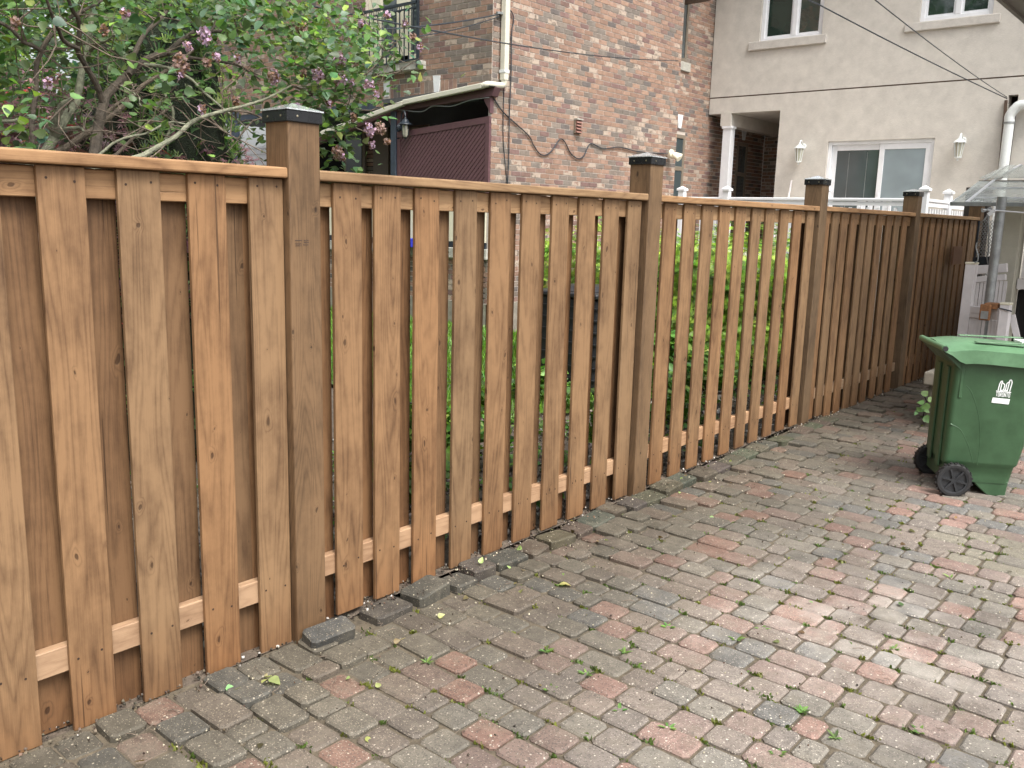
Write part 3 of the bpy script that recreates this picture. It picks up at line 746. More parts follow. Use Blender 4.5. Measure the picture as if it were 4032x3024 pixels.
# cream boarding, dark sill strip and stone ledge below the lattice
ct_ = onY(1760,700,HY).z; cb = onY(1760,950,HY).z
bd = MB(); x = -13.
while x < HX-.06:
    bd.box((x,HY-.015,cb+.005),(min(x+.19,HX-.05),HY+.03,ct_-.25)); x += .196
bd.obj('cream_boarding', M['cream'], porch, kind='stuff')
MB().box((-13,HY-.03,cb-.11),(HX-.03,HY+.03,cb)).obj('sill_strip', M['iron'], porch)
MB().box((-13,HY-.07,LZ-.10),(HX+.02,HY+.02,LZ-.015+.06)).obj('ledge', M['stone'], porch, bevel=.006)
# lattice screen
LYp = HY-.035
c_tl, c_tr, c_br, c_bl = onY(1563,520,LYp), onY(1927,457,LYp), onY(1928,760,LYp), onY(1563,760,LYp)
c_br.z = c_bl.z = ct_-.27; c_br.x = c_tr.x; c_bl.x = c_tl.x
lat = empty('lattice_screen', (c_tl.x, LYp, c_bl.z), label='maroon diagonal lattice screen between the porch post and brick corner', cat='lattice')
O = Vector((c_tl.x, LYp, c_bl.z))
def lf(a, b2, w_): MB().bar(a-O, b2-O, .05, w_, up=(0,0,1)).obj('frame', M['maroon'], lat)
MB().prism([c_tl-O, c_tr-O, c_tr-O-Vector((0,0,.085)), c_tl-O-Vector((0,0,.085))], (0,.05,0)).obj('frame', M['maroon'], lat)
MB().prism([c_bl-O, c_br-O, c_br-O+Vector((0,0,.085)), c_bl-O+Vector((0,0,.085))], (0,.05,0)).obj('frame', M['maroon'], lat)
MB().box((0,0.001,.086),(.07,.049,c_tl.z-c_bl.z-.1)).obj('frame', M['maroon'], lat)
MB().box((c_tr.x-c_tl.x-.07,0.001,.086),(c_tr.x-c_tl.x,.049,c_tr.z-c_bl.z-.08)).obj('frame', M['maroon'], lat)
WL = c_tr.x-c_tl.x; slope = (c_tr.z-c_tl.z)/WL; H0 = c_tl.z-c_bl.z
def inside(x, z): return .03 < x < WL-.03 and .04 < z < H0+slope*x-.04
def slats(direction, yo, lo_only=None):
    step = .077; s = -4
    while s < 5:
        # line z = s + direction*x
        pts = [i*WL/200 for i in range(201)]
        ins = [x for x in pts if inside(x, s+direction*x)]
        if len(ins) > 3:
            a, b2 = ins[0], ins[-1]
            MB().bar((a,yo,s+direction*a),(b2,yo,s+direction*b2),.006,.043,up=(0,0,1)).obj('slat', M['maroon'], lat)
        s += step
slats(1.0, .012); slats(-1.0, .020)
# porch lantern
def lantern(name, px, py, yp, s, mat, label, gmat, rz=0):
    o_ = onY(px, py, yp); L = empty(name, (o_.x, yp, o_.z), (0,0,rz), label=label, cat='lamp')
    MB().lathe([(.0,-.01),(.055,-.01),(.055,.01),(.03,.02),(0,.02)],12,Matrix.Rotation(R(90),4,'X')).obj('wall_plate', mat, L, scale=(s,s,s))
    arm = catmull([(0,0,0),(0,-.02,.12),(0,-.06,.2),(0,-.13,.21),(0,-.17,.15),(0,-.17,.10)],4)
    MB().tube(arm, .011, 8).obj('arm', mat, L, smooth=True, scale=(s,s,s))
    MB().lathe([(.012,.13),(.02,.10),(.045,.09),(.055,.06),(.10,.035),(.105,.02),(.06,.015),(.0,.015)],16,Matrix.Translation((0,-.17,0))).obj('lamp_shade', mat, L, smooth=True, scale=(s,s,s))
    MB().lathe([(.045,.014),(.05,-.05),(.045,-.12),(.03,-.155),(.0,-.16)],14,Matrix.Translation((0,-.17,0))).obj('glass', gmat, L, smooth=True, scale=(s,s,s))
    cg = MB()
    for k in range(6):
        t = 2*math.pi*k/6; cg.tube([(.052*math.cos(t),-.17+.052*math.sin(t),.014),(.055*math.cos(t),-.17+.055*math.sin(t),-.05),(.05*math.cos(t),-.17+.05*math.sin(t),-.12),(.02*math.cos(t),-.17+.02*math.sin(t),-.168)],.004,5)
    cg.lathe([(.0,-.16),(.02,-.165),(.012,-.185),(0,-.19)],8,Matrix.Translation((0,-.17,0)))
    cg.obj('cage', mat, L, scale=(s,s,s)); return L
M['lampglass'] = glass('lamp_glass', (.42,.41,.33), .1)
lantern('porch_lantern', 1577, 500, HY-.09, 1.0, M['iron'], 'dark domed lantern on a curved arm beside the maroon lattice screen', M['lampglass'], R(72))

# second lattice with white siding seen left of the tall post
l2 = empty('porch_lattice', (0,0,0), label='dark lattice panel with bright dots of daylight left of the first fence post', cat='lattice')
YP2 = 9.1
a2, b2 = onY(848,400,YP2), onY(916,400,YP2); top2, bot2 = onY(880,545,YP2).z, 1.3
X0 = a2.x-.6; W2 = b2.x-X0
s = -4; Y0=0
sl2 = []
while s < 6:
    for dr_, yo in ((1,.0),(-1,.008)):
        xs2 = [X0+i*W2/80 for i in range(81)]; ins = [x for x in xs2 if bot2 < s+dr_*(x-X0)+bot2 < top2]
        if len(ins) > 2:
            A, B_ = ins[0], ins[-1]; MB().bar((A,YP2+yo,s+dr_*(A-X0)+bot2),(B_,YP2+yo,s+dr_*(B_-X0)+bot2),.006,.046).obj('slat', M['maroon'], l2)
    s += .075
MB().box((b2.x,YP2-.05,.5),(b2.x+.10,YP2+.06,onY(930,440,YP2).z)).obj('lattice_post', M['slate'], l2)
shed = empty('white_garage', (0,0,0), label='white lap-sided garage wall seen through the lilac branches', cat='garage')
sb = MB(); yg = 13.5; z = 1.0
while z < 3.2:
    sb.add([(-24,yg,z),(-10.2,yg,z),(-10.2,yg+.02,z+.14),(-24,yg+.02,z+.14)],[(0,1,2,3)]); sb.add([(-24,yg+.02,z+.14),(-10.2,yg+.02,z+.14),(-10.2,yg,z+.141),(-24,yg,z+.141)],[(0,1,2,3)]); z += .141
sb.obj('siding', M['siding'], shed, kind='stuff'); MB().box((-24,yg+.03,0),(-10.2,yg+.2,3.3)).obj('wall', M['siding'], shed)

# downspout
gd = empty('downspout', (0,0,0), label='cream downspout on the brick corner bending into a pipe along the porch roof', cat='pipe')
dsx = HX+.07
t0 = onX(1997,-250,dsx); t1 = onX(1985,318,dsx)
MB().box((dsx-.045,t1.y-.045,t1.z),(dsx+.045,t1.y+.045,t1.z+3.2)).obj('vertical_pipe', M['alum'], gd, bevel=.012, seg=2)
e1 = Vector((HX-.05,HY-.12,onY(1968,331,HY-.12).z)); e2 = onY(1590,404,HY-.12)
MB().tube(catmull([(dsx,t1.y,t1.z+.02),(dsx-.01,t1.y-.02,t1.z-.06),(dsx-.06,HY-.08,e1.z+.02),tuple(e1)],5),.042,12).obj('elbow', M['alum'], gd, smooth=True)
MB().bar(e1, e2, .07, .074).obj('sloping_pipe', M['alum'], gd, bevel=.012, seg=2)
e3 = onY(1380,478,HY-.12)
MB().bar(e2-Vector((0,0,.01)), onY(1095,590,HY-.12), .07, .074).obj('sloping_pipe', M['alum'], gd, bevel=.012, seg=2)
MB().box((dsx-.05,t1.y-.05,t1.z+.1),(dsx+.05,t1.y+.05,t1.z+.14)).obj('pipe_strap', M['whitepipe'], gd)
# wall vent
vn = onX(2270,497,HX); ve = empty('wall_vent', vn, label='small louvred terracotta vent on the brick side wall above the fence', cat='vent')
ve.scale = (1,.62,.55); MB().box((.006,-.13,-.20),(.035,.13,.16)).obj('vent_frame', M['brownframe'], ve); 
vm = simple('terracotta_vent', (.25,.125,.10), .7)
for k in range(4): MB().prism([(.035,-.11,-.18+k*.085),(.07,-.11,-.18+k*.085),(.036,-.11,-.10+k*.085)],(0,.22,0)).obj('louvre', vm, ve)
MB().box((.006,-.13,.165),(.07,.13,.20)).obj('vent_hood', M['stone'], ve)
# cables on and in front of the walls
def cable(name, pts, r, label, mat=M['iron']):
    return MB().tube(catmull(pts, 5), r, 6).obj(name, mat, smooth=True, label=label, cat='cable')
cable('wall_cable', [onX(px,py,HX+.025) for px,py in ((1945,388),(1985,445),(2078,530),(2100,570),(2125,605),(2150,610),(2175,590),(2205,548),(2225,560),(2245,600),(2275,625),(2300,612),(2325,566),(2375,585),(2440,580),(2520,598),(2630,606))], .009, 'black cable drooping in waves across the brick side wall')
cable('wall_cable', [onX(px,py,HX+.02) for px,py in ((1985,342),(1983,400),(1981,480),(1982,560),(1990,650),(1998,735))], .006, 'thin dark wire hanging down the brick wall just right of the downspout')
cable('wall_cable', [onX(px,py,HX+.03) for px,py in ((1965,60),(1990,42),(2010,42),(2020,60),(2022,90),(2015,130),(2012,300),(2006,450),(2003,620),(1998,735))], .008, 'black cable looping over the downspout and running down the wall')
sw = onX(1968,55,HX+.03)
def span(name, a, b, sag, r, label):
    a, b = Vector(a), Vector(b); pts = [a.lerp(b,t)-Vector((0,0,sag*4*t*(1-t))) for t in [i/14 for i in range(15)]]
    return MB().tube(pts, r, 6).obj(name, M['iron'], label=label, cat='cable')
span('overhead_cable', sw, onX(600,92,-6.4), .12, .010, 'twin service cable reaching the brick corner near the downspout, upper line')
span('overhead_cable', sw-Vector((0,0,.03)), onX(600,108,-6.4), .2, .007, 'thinner service cable reaching the brick corner just below the other')
span('overhead_cable', onX(2670,238,HX+.03), onX(1200,18,-5.6), .10, .007, 'long thin wire crossing diagonally before the balcony and brick wall')
MB().bar(sw+Vector((.02,-.08,0)), sw+Vector((.02,.12,.02)), .03,.03).obj('cable_clamp', M['galv'], label='metal clamp holding the service cables at the brick corner', cat='clamp')
# flood light at end of side wall
fl = onX(2638,606,HX+.06); flo = empty('flood_light', fl, label='twin cream flood light at the far end of the brick side wall', cat='lamp')
MB().lathe([(0,-.05),(.075,-.05),(.08,-.02),(.06,0)],14,Matrix.Rotation(R(-90),4,'Y')).obj('base', M['cream'], flo, smooth=True)
for dy, dz in ((.13,-.10),(-.03,-.20)): MB().lathe([(.03,0),(.045,.05),(.05,.17),(.0,.17)],12,Matrix.Translation((.05,0,0)) @ Vector((.3,dy,dz)).to_track_quat('Z','Y').to_matrix().to_4x4()).obj('lamp_head', M['cream'], flo, smooth=True)

# ================================================================== STUCCO HOUSE
SYF = 16.36
sth = empty('stucco_house', (0,0,0), label='beige stucco house wing with white windows and sliding patio door', cat='house')
def sx_(px, py): return onY(px, py, SYF)
SL = -8.875; SB = sx_(2790,451).z; OL = sx_(2876,447).x; OR = sx_(3073,434).x; OT = sx_(3073,434).z; JZ = sx_(2900,380).z
SRX = 2.0; STOP = 7.5
wins = [(sx_(2989,167).x, sx_(3236,130).x, sx_(2989,167).z, 6.35), (sx_(3618,87).x, sx_(3909,55).x, sx_(3618,87).z, 6.35)]
door = (sx_(3260.6,557.5).x, sx_(3682,541).x, 1.2, sx_(3260,557.5).z)
slot = (sx_(3972,374).x, sx_(4011,374).x, .2, sx_(3972,374).z)
def wall_holes(x0, x1, z0, z1, holes, y, t, mat, par, name='wall', zsplit=()):
    xs = sorted({x0, x1}|{h[0] for h in holes}|{h[1] for h in holes}); xs = [x for x in xs if x0 <= x <= x1]
    b = MB(); vs = []
    for a, c in zip(xs, xs[1:]):
        zs = [(z0, z1)]
        for h in holes:
            if h[0] < c-1e-6 and h[1] > a+1e-6:
                nz = []
                for p, q in zs:
                    if h[3] <= p or h[2] >= q: nz.append((p, q)); continue
                    if h[2] > p: nz.append((p, h[2]))
                    if h[3] < q: nz.append((h[3], q))
                zs = nz
        for p, q in zs:
            b.box((a, y, p), (c, y+t, q))
    # outer skin is butted column by column; weld
    o_ = b.obj(name, mat, par); return o_
wall_holes(SL, SRX, JZ+.012, STOP, wins, SYF, .25, M['stucco'], sth)
wall_holes(SL, SRX, 0, JZ-.012, [(SL-.1, OR, -1, OT), door, slot, (SL-.1, OL, -1, SB)], SYF, .25, M['stucco'], sth)
MB().box((SL+.01,SYF+.012,JZ-.0119),(SRX,SYF+.2,JZ+.0119)).obj('wall_joint', M['brown'], sth)
MB().box((SL,SYF+.25,SB),(SL+.25,19,STOP)).obj('side_wall', M['stucco'], sth)
bz = sx_(2838,497).z; bx0, bx1 = sx_(2837,480).x, sx_(2877,480).x
MB().box((bx0,SYF,bz),(bx1,18.9,SB-.001)).obj('beam', M['stucco'], sth)
MB().box((OR,SYF+.25,0),(OR+.25,19,SB)).obj('side_wall', M['stucco'], sth)
MB().box((bx1,SYF+.251,OT),(OR,19,OT+.1)).obj('porch_ceiling', M['stucco2'], sth)
MB().box((SL+.25,SYF+.251,OT+.12),(SRX,19,OT+.3)).obj('floor_slab', M['stucco2'], sth)
cl = (sx_(2844,520).x, sx_(2876,520).x)
MB().box((cl[0],SYF+.02,1.2),(cl[1],SYF+.02+cl[1]-cl[0],bz-.05)).box((cl[0]-.02,SYF,bz-.05),(cl[1]+.02,SYF+.04+cl[1]-cl[0],bz-.001)).obj('column', M['vinyl'], sth, bevel=.005)
MB().box((slot[0]-.01,SYF+.6,.1),(slot[1]+.3,SYF+.62,slot[3]+.2)).obj('recess_back', M['brown'], sth)
MB().box((slot[0]-.2,SYF+.251,.1),(slot[0],SYF+.6,slot[3]+.2)).box((slot[1],SYF+.251,.1),(slot[1]+.2,SYF+.6,slot[3]+.2)).box((slot[0],SYF+.251,slot[3]),(slot[1],SYF+.6,slot[3]+.2)).obj('recess_side', M['brown'], sth)
MB().box((SL-.5,SYF-.6,STOP),(SRX+.5,22,STOP+.2)).obj('roof', M['darkroof'], sth)
def swindow(h, mull, name='window'):
    x0, x1, z0, z1 = h; t = .07; y0, y1 = SYF+.05, SYF+.13; f = MB()
    f.box((x0,y0,z0),(x0+t,y1,z1)).box((x1-t,y0,z0),(x1,y1,z1)).box((x0+t,y0,z0),(x1-t,y1,z0+t)).box((x0+t,y0,z1-t),(x1-t,y1,z1))
    f.box((mull-.045,y0-.005,z0+t),(mull+.045,y1,z1-t))
    o_ = f.obj(name, M['vinyl'], sth, bevel=.006)
    for a, b_ in ((x0+t,mull-.045),(mull+.045,x1-t)):
        g = MB(); g.box((a,y0+.03,z0+t),(a+.035,y1-.01,z1-t)).box((b_-.035,y0+.03,z0+t),(b_,y1-.01,z1-t)).box((a+.035,y0+.03,z0+t),(b_-.035,y1-.01,z0+t+.035)).obj('sash', M['vinyl'], o_)
        MB().box((a+.03,y0+.05,z0+t+.03),(b_-.03,y0+.06,z1-t)).obj('pane', M['glassdark'], o_)
    return o_
swindow(wins[0], sx_(3119,150).x); swindow(wins[1], sx_(3766,70).x)
for a, b_ in (((2951.5,169),(3255,202)),((3566,96),(3938,129))):
    p, q = sx_(*a), sx_(b_[0], b_[1]-36); zb2 = sx_(a[0], a[1]+33).z
    MB().box((p.x,SYF-.05,zb2),(q.x,SYF+.05,p.z)).obj('sill', M['stucco2'], sth, bevel=.01, seg=2)
# sliding patio door
x0, x1, z0, z1 = door; mx_ = sx_(3455,700).x
f = MB(); t = .06; f.box((x0,SYF+.04,z0),(x0+t,SYF+.16,z1)).box((x1-t,SYF+.04,z0),(x1,SYF+.16,z1)).box((x0+t,SYF+.04,z1-t),(x1-t,SYF+.16,z1)).box((x0+t,SYF+.04,z0),(x1-t,SYF+.16,z0+.05))
pd = f.obj('patio_door', M['vinyl'], sth, bevel=.005)
for a, b_, yy, gm in ((x0+t,mx_+.04,SYF+.10,M['glassmid']),(mx_-.03,x1-t,SYF+.06,M['glassgrey'])):
    s_ = MB(); w_ = .085; s_.box((a,yy,z0+.05),(a+w_,yy+.035,z1-t)).box((b_-w_,yy,z0+.05),(b_,yy+.035,z1-t)).box((a+w_,yy,z1-t-.10),(b_-w_,yy+.035,z1-t)).box((a+w_,yy,z0+.05),(b_-w_,yy+.035,z0+.17))
    so_ = s_.obj('door_sash', M['vinyl'], pd, bevel=.004)
    MB().box((a+w_-.01,yy+.012,z0+.16),(b_-w_+.01,yy+.02,z1-t-.09)).obj('pane', gm, pd)
    if gm is M['glassmid']:
        for fx in (.33,.68): xx = a+(b_-a)*fx; MB().box((xx,yy+.008,z0+.2),(xx+.008,yy+.0115,z1-.2)).obj('blind_cord', M['galv'], pd)
MB().box((mx_+.0,SYF+.045,2.05),(mx_+.03,SYF+.06,2.3)).obj('handle', M['vinyl'], pd)
# carriage lamps
def carriage(px, py, label):
    o_ = sx_(px, py); L = empty('wall_lamp', (o_.x, SYF, o_.z), label=label, cat='lamp', group='carriage lamps either side of the patio door')
    lm = M['whitepipe']; D = -.16
    MB().lathe([(0,0),(.06,0),(.055,.03),(0,.03)],12,Matrix.Translation((.0,0,.14)) @ Matrix.Rotation(R(90),4,'X')).obj('wall_plate', lm, L, smooth=True)
    MB().tube(catmull([(0,0,.14),(0,-.05,.2),(0,-.12,.24),(0,D,.20)],4),.014,8).obj('arm', lm, L, smooth=True)
    MB().lathe([(.008,.215),(.02,.19),(.03,.16),(.09,.115),(.105,.095),(.0,.095)],8,Matrix.Translation((0,D,0))).obj('lamp_shade', lm, L)
    MB().lathe([(.0,-.13),(.048,-.13),(.078,.094),(.0,.094)],8,Matrix.Translation((0,D,0))).obj('glass', M['lampglass'], L)
    c = MB()
    for k in range(8):
        t = 2*math.pi*k/8; c.bar((.05*math.cos(t),D+.05*math.sin(t),-.13),(.08*math.cos(t),D+.08*math.sin(t),.094),.009,.009)
    c.lathe([(.055,-.13),(.055,-.145),(.015,-.165),(.012,-.19),(0,-.20)],8,Matrix.Translation((0,D,0))); c.obj('cage', lm, L)
carriage(3160,608,'white carriage lamp on the stucco wall left of the patio door'); carriage(3786,588,'white carriage lamp on the stucco wall right of the patio door')
# downpipe in the recess
dp = empty('corner_downpipe', (0,0,0), label='white round downpipe with top elbow beside the stucco recess on the right', cat='pipe')
py0 = SYF-.12
a_, b_, c_ = onY(3961,640,py0), onY(3975,475,py0), onY(4008,425,py0)
MB().tube([(b_.x,py0,.5),(b_.x,py0,b_.z)], .075, 16).obj('vertical_pipe', M['whitepipe'], dp, smooth=True)
MB().tube(catmull([(b_.x,py0,b_.z-.03),(b_.x,py0,b_.z+.08),(b_.x+.07,py0,c_.z+.0),(c_.x+.05,py0,c_.z+.04),(c_.x+.4,py0,c_.z+.06)],5), .078, 16).obj('elbow', M['whitepipe'], dp, smooth=True)
MB().tube([(b_.x,py0,b_.z-.05),(b_.x,py0,b_.z-.02)], .083, 16).obj('pipe_strap', M['galv'], dp)
MB().bar(onY(3962,395,SYF-.03), onY(3936,670,SYF-.03), .05, .04).obj('cable_conduit', M['brown'], label='dark brown conduit running down the stucco wall beside the downpipe', cat='pipe')
hk = onY(3965,388,SYF-.05)
span('overhead_cable', hk, onY(3228,20,10.5), .02, .008, 'thicker black service cable sloping from upper centre to the stucco corner')
span('overhead_cable', onY(3228,20,10.5), onY(2900,-150,9.0), .02, .0075, 'upper run of the thicker service cable leaving the top of the picture')
span('overhead_cable', hk+Vector((0,0,.02)), onY(3440,-5,9), .03, .006, 'thinner black service cable sloping steeply to the stucco corner')

# ---------------- white deck with railing
DY, DZ = 13.0, 1.2
deck = empty('deck', (0,0,0), label='white deck in front of the patio door', cat='deck')
dxr = onY(3640,781,DY).x; dxl = onY(2686,762,DY).x-.1
MB().box((dxl,DY-.02,DZ-.12),(dxr+.06,SYF-.01,DZ)).obj('floor', M['stucco2'], deck)
sk = MB(); x = dxl
while x < dxr: sk.box((x,DY-.015,.1),(min(x+.14,dxr),DY+.01,DZ-.125)); x += .165
sk.obj('skirt', M['oldvinyl'], deck, kind='stuff')
drl = empty('deck_railing', (0,0,0), label='white vinyl balustrade around the deck with capped newel posts', cat='railing')
RZt = onY(3260,779,DY).z
def newel(x, y, s=.10):
    p = MB().box((x-s/2,y-s/2,.3),(x+s/2,y+s/2,RZt+.10)).obj('newel', M['vinyl'], drl, bevel=.004)
    MB().add([(x-s*.68,y-s*.68,RZt+.10),(x+s*.68,y-s*.68,RZt+.10),(x+s*.68,y+s*.68,RZt+.10),(x-s*.68,y+s*.68,RZt+.10),(x-s*.68,y-s*.68,RZt+.13),(x+s*.68,y-s*.68,RZt+.13),(x+s*.68,y+s*.68,RZt+.13),(x-s*.68,y+s*.68,RZt+.13),(x,y,RZt+.175)],
             [(0,3,2,1),(0,1,5,4),(1,2,6,5),(2,3,7,6),(3,0,4,7),(4,5,8),(5,6,8),(6,7,8),(7,4,8)]).obj('newel_cap', M['vinyl'], p)
nx = [onY(2686,770,DY).x, onY(2862,765,DY).x, onY(3250,770,DY).x, dxr]
for x in nx: newel(x, DY)
yn = [onX(3733,786,dxr).y, onX(3822,796,dxr).y]
for y in yn: newel(dxr, y)
MB().box((nx[0],DY-.035,RZt-.045),(dxr-.05,DY+.035,RZt)).obj('hand_rail', M['vinyl'], drl, bevel=.01, seg=2)
MB().box((nx[0],DY-.022,RZt-.105),(dxr-.05,DY+.022,RZt-.05)).obj('sub_rail', M['vinyl'], drl)
MB().box((nx[0],DY-.022,DZ+.06),(dxr-.05,DY+.022,DZ+.12)).obj('foot_rail', M['vinyl'], drl)
MB().box((dxr-.035,DY+.05,RZt-.045),(dxr+.035,SYF,RZt)).obj('hand_rail', M['vinyl'], drl, bevel=.01, seg=2)
MB().box((dxr-.022,DY+.05,RZt-.105),(dxr+.022,SYF,RZt-.05)).obj('sub_rail', M['vinyl'], drl)
bmh = MB().box((-.018,-.018,0),(.018,.018,RZt-.13-DZ-.12)).mesh('baluster', M['vinyl'])
x = nx[0]+.12
while x < dxr-.1: link(bpy.data.objects.new('baluster', bmh), drl, loc=(x,DY,DZ+.12)); x += .125
y = DY+.15
while y < SYF-.1: link(bpy.data.objects.new('baluster', bmh), drl, loc=(dxr,y,DZ+.12)); y += .125
# stair rail left of the deck
stp = empty('deck_stairs', (0,0,0), label='white sloping stair rail beside the deck seen through the fence gaps', cat='stairs')
sa, sb_ = onY(2480,845,12.2), onY(2330,965,12.2)
MB().bar(sa, sb_, .05, .09).obj('sloping_rail', M['vinyl'], stp); MB().bar(Vector((sa.x,12.2,.2)), Vector((sa.x,12.2,sa.z+.15)), .10,.10).obj('stair_post', M['vinyl'], stp)
MB().bar(Vector((sb_.x,12.2,.2)), Vector((sb_.x,12.2,sb_.z+.12)), .09,.09).obj('stair_post', M['vinyl'], stp)
for k in range(1,6): p = Vector(sa).lerp(Vector(sb_), k/6); MB().bar(Vector((p.x,12.2,p.z-.9)), p, .035,.035).obj('baluster', M['vinyl'], stp)
for k in range(5): MB().box((sb_.x+k*.22,12.0,.1),(sb_.x+(k+1)*.22,13,.1+.2*(k+1))).obj('step', M['oldvinyl'], stp)
# white garden chair on the deck
gc = empty('garden_chair', (-4.75,13.9,DZ), label='white slatted garden chair on the deck behind the balustrade', cat='chair')
MB().box((-.25,-.25,.40),(.25,.25,.44)).obj('seat', M['vinyl'], gc)
for sx2 in (-.23,.23):
    for sy2 in (-.23,.23): MB().box((sx2-.02,sy2-.02,0),(sx2+.02,sy2+.02,.40 if sy2 < 0 else .9)).obj('leg', M['vinyl'], gc)
for k in range(4): MB().box((-.2+k*.11,.22,.46),(-.13+k*.11,.24,.9)).obj('back_slat', M['vinyl'], gc)
# small carton on deck
MB().box((0,0,0),(.42,.3,.62)).obj('cardboard_box', simple('cardboard', (.42,.34,.24), .85), loc=(onY(3530,820,13.6).x,13.6,DZ+.08), label='tan box standing on the deck behind the balustrade', cat='box', bevel=.004)
# broom handle leaning on stucco
MB().bar(onY(3117,710,SYF-.05), onY(3105,780,SYF-.15), .025,.025).obj('pole', M['oldvinyl'], label='thin grey pole leaning on the stucco wall left of the patio door', cat='pole')

# ================================================================== RIGHT SIDE: own house bits
# eave with grooved soffit, top right
EZ = 3.32
ex = onZ(4032,95,EZ).x
ev = empty('house_eave', (0,0,0), label='grey-brown house eave and soffit in the top right corner', cat='roof')
EY0, EY1 = 6.9, 13.0
MB().box((ex,EY0,EZ),(ex+.03,EY1,EZ+.18)).obj('fascia', M['soffit'], ev)
for k in range(26): MB().box((ex+.03+k*.1,EY0,EZ+.02+.004*(k%2)),(ex+.13+k*.1,EY1,EZ+.05)).obj('soffit_panel', M['soffit'], ev)
MB().add([(ex-.03,EY0,EZ+.19),(ex+2.7,EY0,EZ+1.0),(ex+2.7,EY1,EZ+1.0),(ex-.03,EY1,EZ+.19),(ex-.03,EY0,EZ+.22),(ex+2.7,EY0,EZ+1.03),(ex+2.7,EY1,EZ+1.03),(ex-.03,EY1,EZ+.22)],[(0,3,2,1),(4,5,6,7),(0,1,5,4),(1,2,6,5),(2,3,7,6),(3,0,4,7)]).obj('roof', M['darkroof'], ev)

# awning of clear polycarbonate
AY = 9.4
al_ = onY(3745,799,AY); AX0 = al_.x; AX1 = AX0+3.2; az0_ = onY(3745,799,AY).z
atop = onX(3965,652,AX0); amid = onX(3855,714,AX0)
aw = empty('door_awning', (AX0,AY,az0_), label='translucent polycarbonate awning with white ribs above the vinyl gate', cat='awning')
def ap(x, p): return Vector((x-AX0, p.y-AY, p.z-az0_))
P0, P1, P2 = Vector((0,AY,az0_)), amid, atop
def panel(a, b2, name):
    MB().prism([ap(AX0,a), ap(AX1,a), ap(AX1,b2), ap(AX0,b2)], (0,-.003,.006)).obj(name, M['poly'], aw)
panel(P0, P1, 'panel'); panel(P1+Vector((0,0,.03)), P2, 'panel')
for k in range(4):
    x = AX0+.14+k*.95
    MB().bar(ap(x,P0), ap(x,P1), .03,.03).obj('rib', M['vinyl'], aw); MB().bar(ap(x,P1), ap(x,P2), .03,.03).obj('rib', M['vinyl'], aw)
for t_, nm in ((.22,'cross_bar'),(.66,'cross_bar')):
    q = P0.lerp(P1, t_); MB().bar(ap(AX0+.14,q), ap(AX1,q), .025,.025).obj(nm, M['vinyl'], aw)
MB().bar(ap(AX0,P0)+Vector((0,-.02,-.01)), ap(AX1,P0)+Vector((0,-.02,-.01)), .03,.035).obj('front_edge', M['galv'], aw)
MB().bar(ap(AX0,P1), ap(AX1,P1), .02,.02).obj('cross_bar', M['brownframe'], aw)
MB().bar(ap(AX0,P0), ap(AX0,P2), .015,.02).obj('side_edge', M['vinyl'], aw)

# beige pillar and raised porch to the right
PYc = 9.9
pa, pb = onY(3935,1000,PYc), onY(4010,830,PYc)
x0p = onY(3938,960,PYc).x; x1p = onY(3998,960,PYc).x
bp = empty('beige_pillar', (x0p,PYc,0), label='square beige rendered pillar behind the white vinyl gate', cat='pillar')
MB().box((0,0,.05),(x1p-x0p+.03,.24,az0_+.06)).obj('shaft', M['beige'], bp, bevel=.008)
op = empty('raised_porch', (0,0,0), label='raised side porch with pale floor edge over a dark opening at right', cat='porch')
pxs = x1p+.04
MB().box((pxs,PYc+.1,1.12),(pxs+3,PYc+3,1.22)).obj('floor_edge', M['oldvinyl'], op)
MB().box((pxs,PYc+1.6,0),(pxs+3,PYc+1.7,1.12)).box((pxs-.02,PYc+.3,0),(pxs,PYc+1.7,1.1)).obj('opening_shade_panel', M['dark'], op)  # near-black panels paint the shade under the porch floor
for k in range(10): MB().box((pxs+.02+k*.13,PYc+.14,1.23),(pxs+.10+k*.13,PYc+.19,1.95)).obj('picket', M['oldvinyl'], op)
MB().box((pxs,PYc+1.72,0),(pxs+3,PYc+1.9,4.5)).obj('wall', M['beige'], op)

# vinyl fence & gate
GY = 9.15
vg = empty('vinyl_gate', (onY(3801,1038,GY).x,GY,0), label='weathered white vinyl gate of narrow pickets behind the green bin', cat='gate')
ox = vg.location.x
def vb(name, x0, x1, y0, y1, z0, z1, mat=M['oldvinyl'], bv=.006, par=None): return MB().box((x0-ox,y0-GY,z0),(x1-ox,y1-GY,z1)).obj(name, mat, par or vg, bevel=bv, seg=2)
p1l, p1r = onY(3801,1040,GY), onY(3842,1040,GY)
vb('gate_post', p1l.x, p1r.x, GY, GY+.11, 0, p1l.z); vb('post_cap', p1l.x-.004, p1r.x+.004, GY-.004, GY+.114, p1l.z, p1l.z+.02, M['cream'])
p2l, p2r = onY(3937,1200,GY-.25), onY(3977,1200,GY-.25)
vb('gate_post', p2l.x, p2r.x, GY-.25, GY-.14, 0, p2l.z); vb('post_cap', p2l.x-.004, p2r.x+.004, GY-.254, GY-.136, p2l.z, p2l.z+.02, M['cream'])
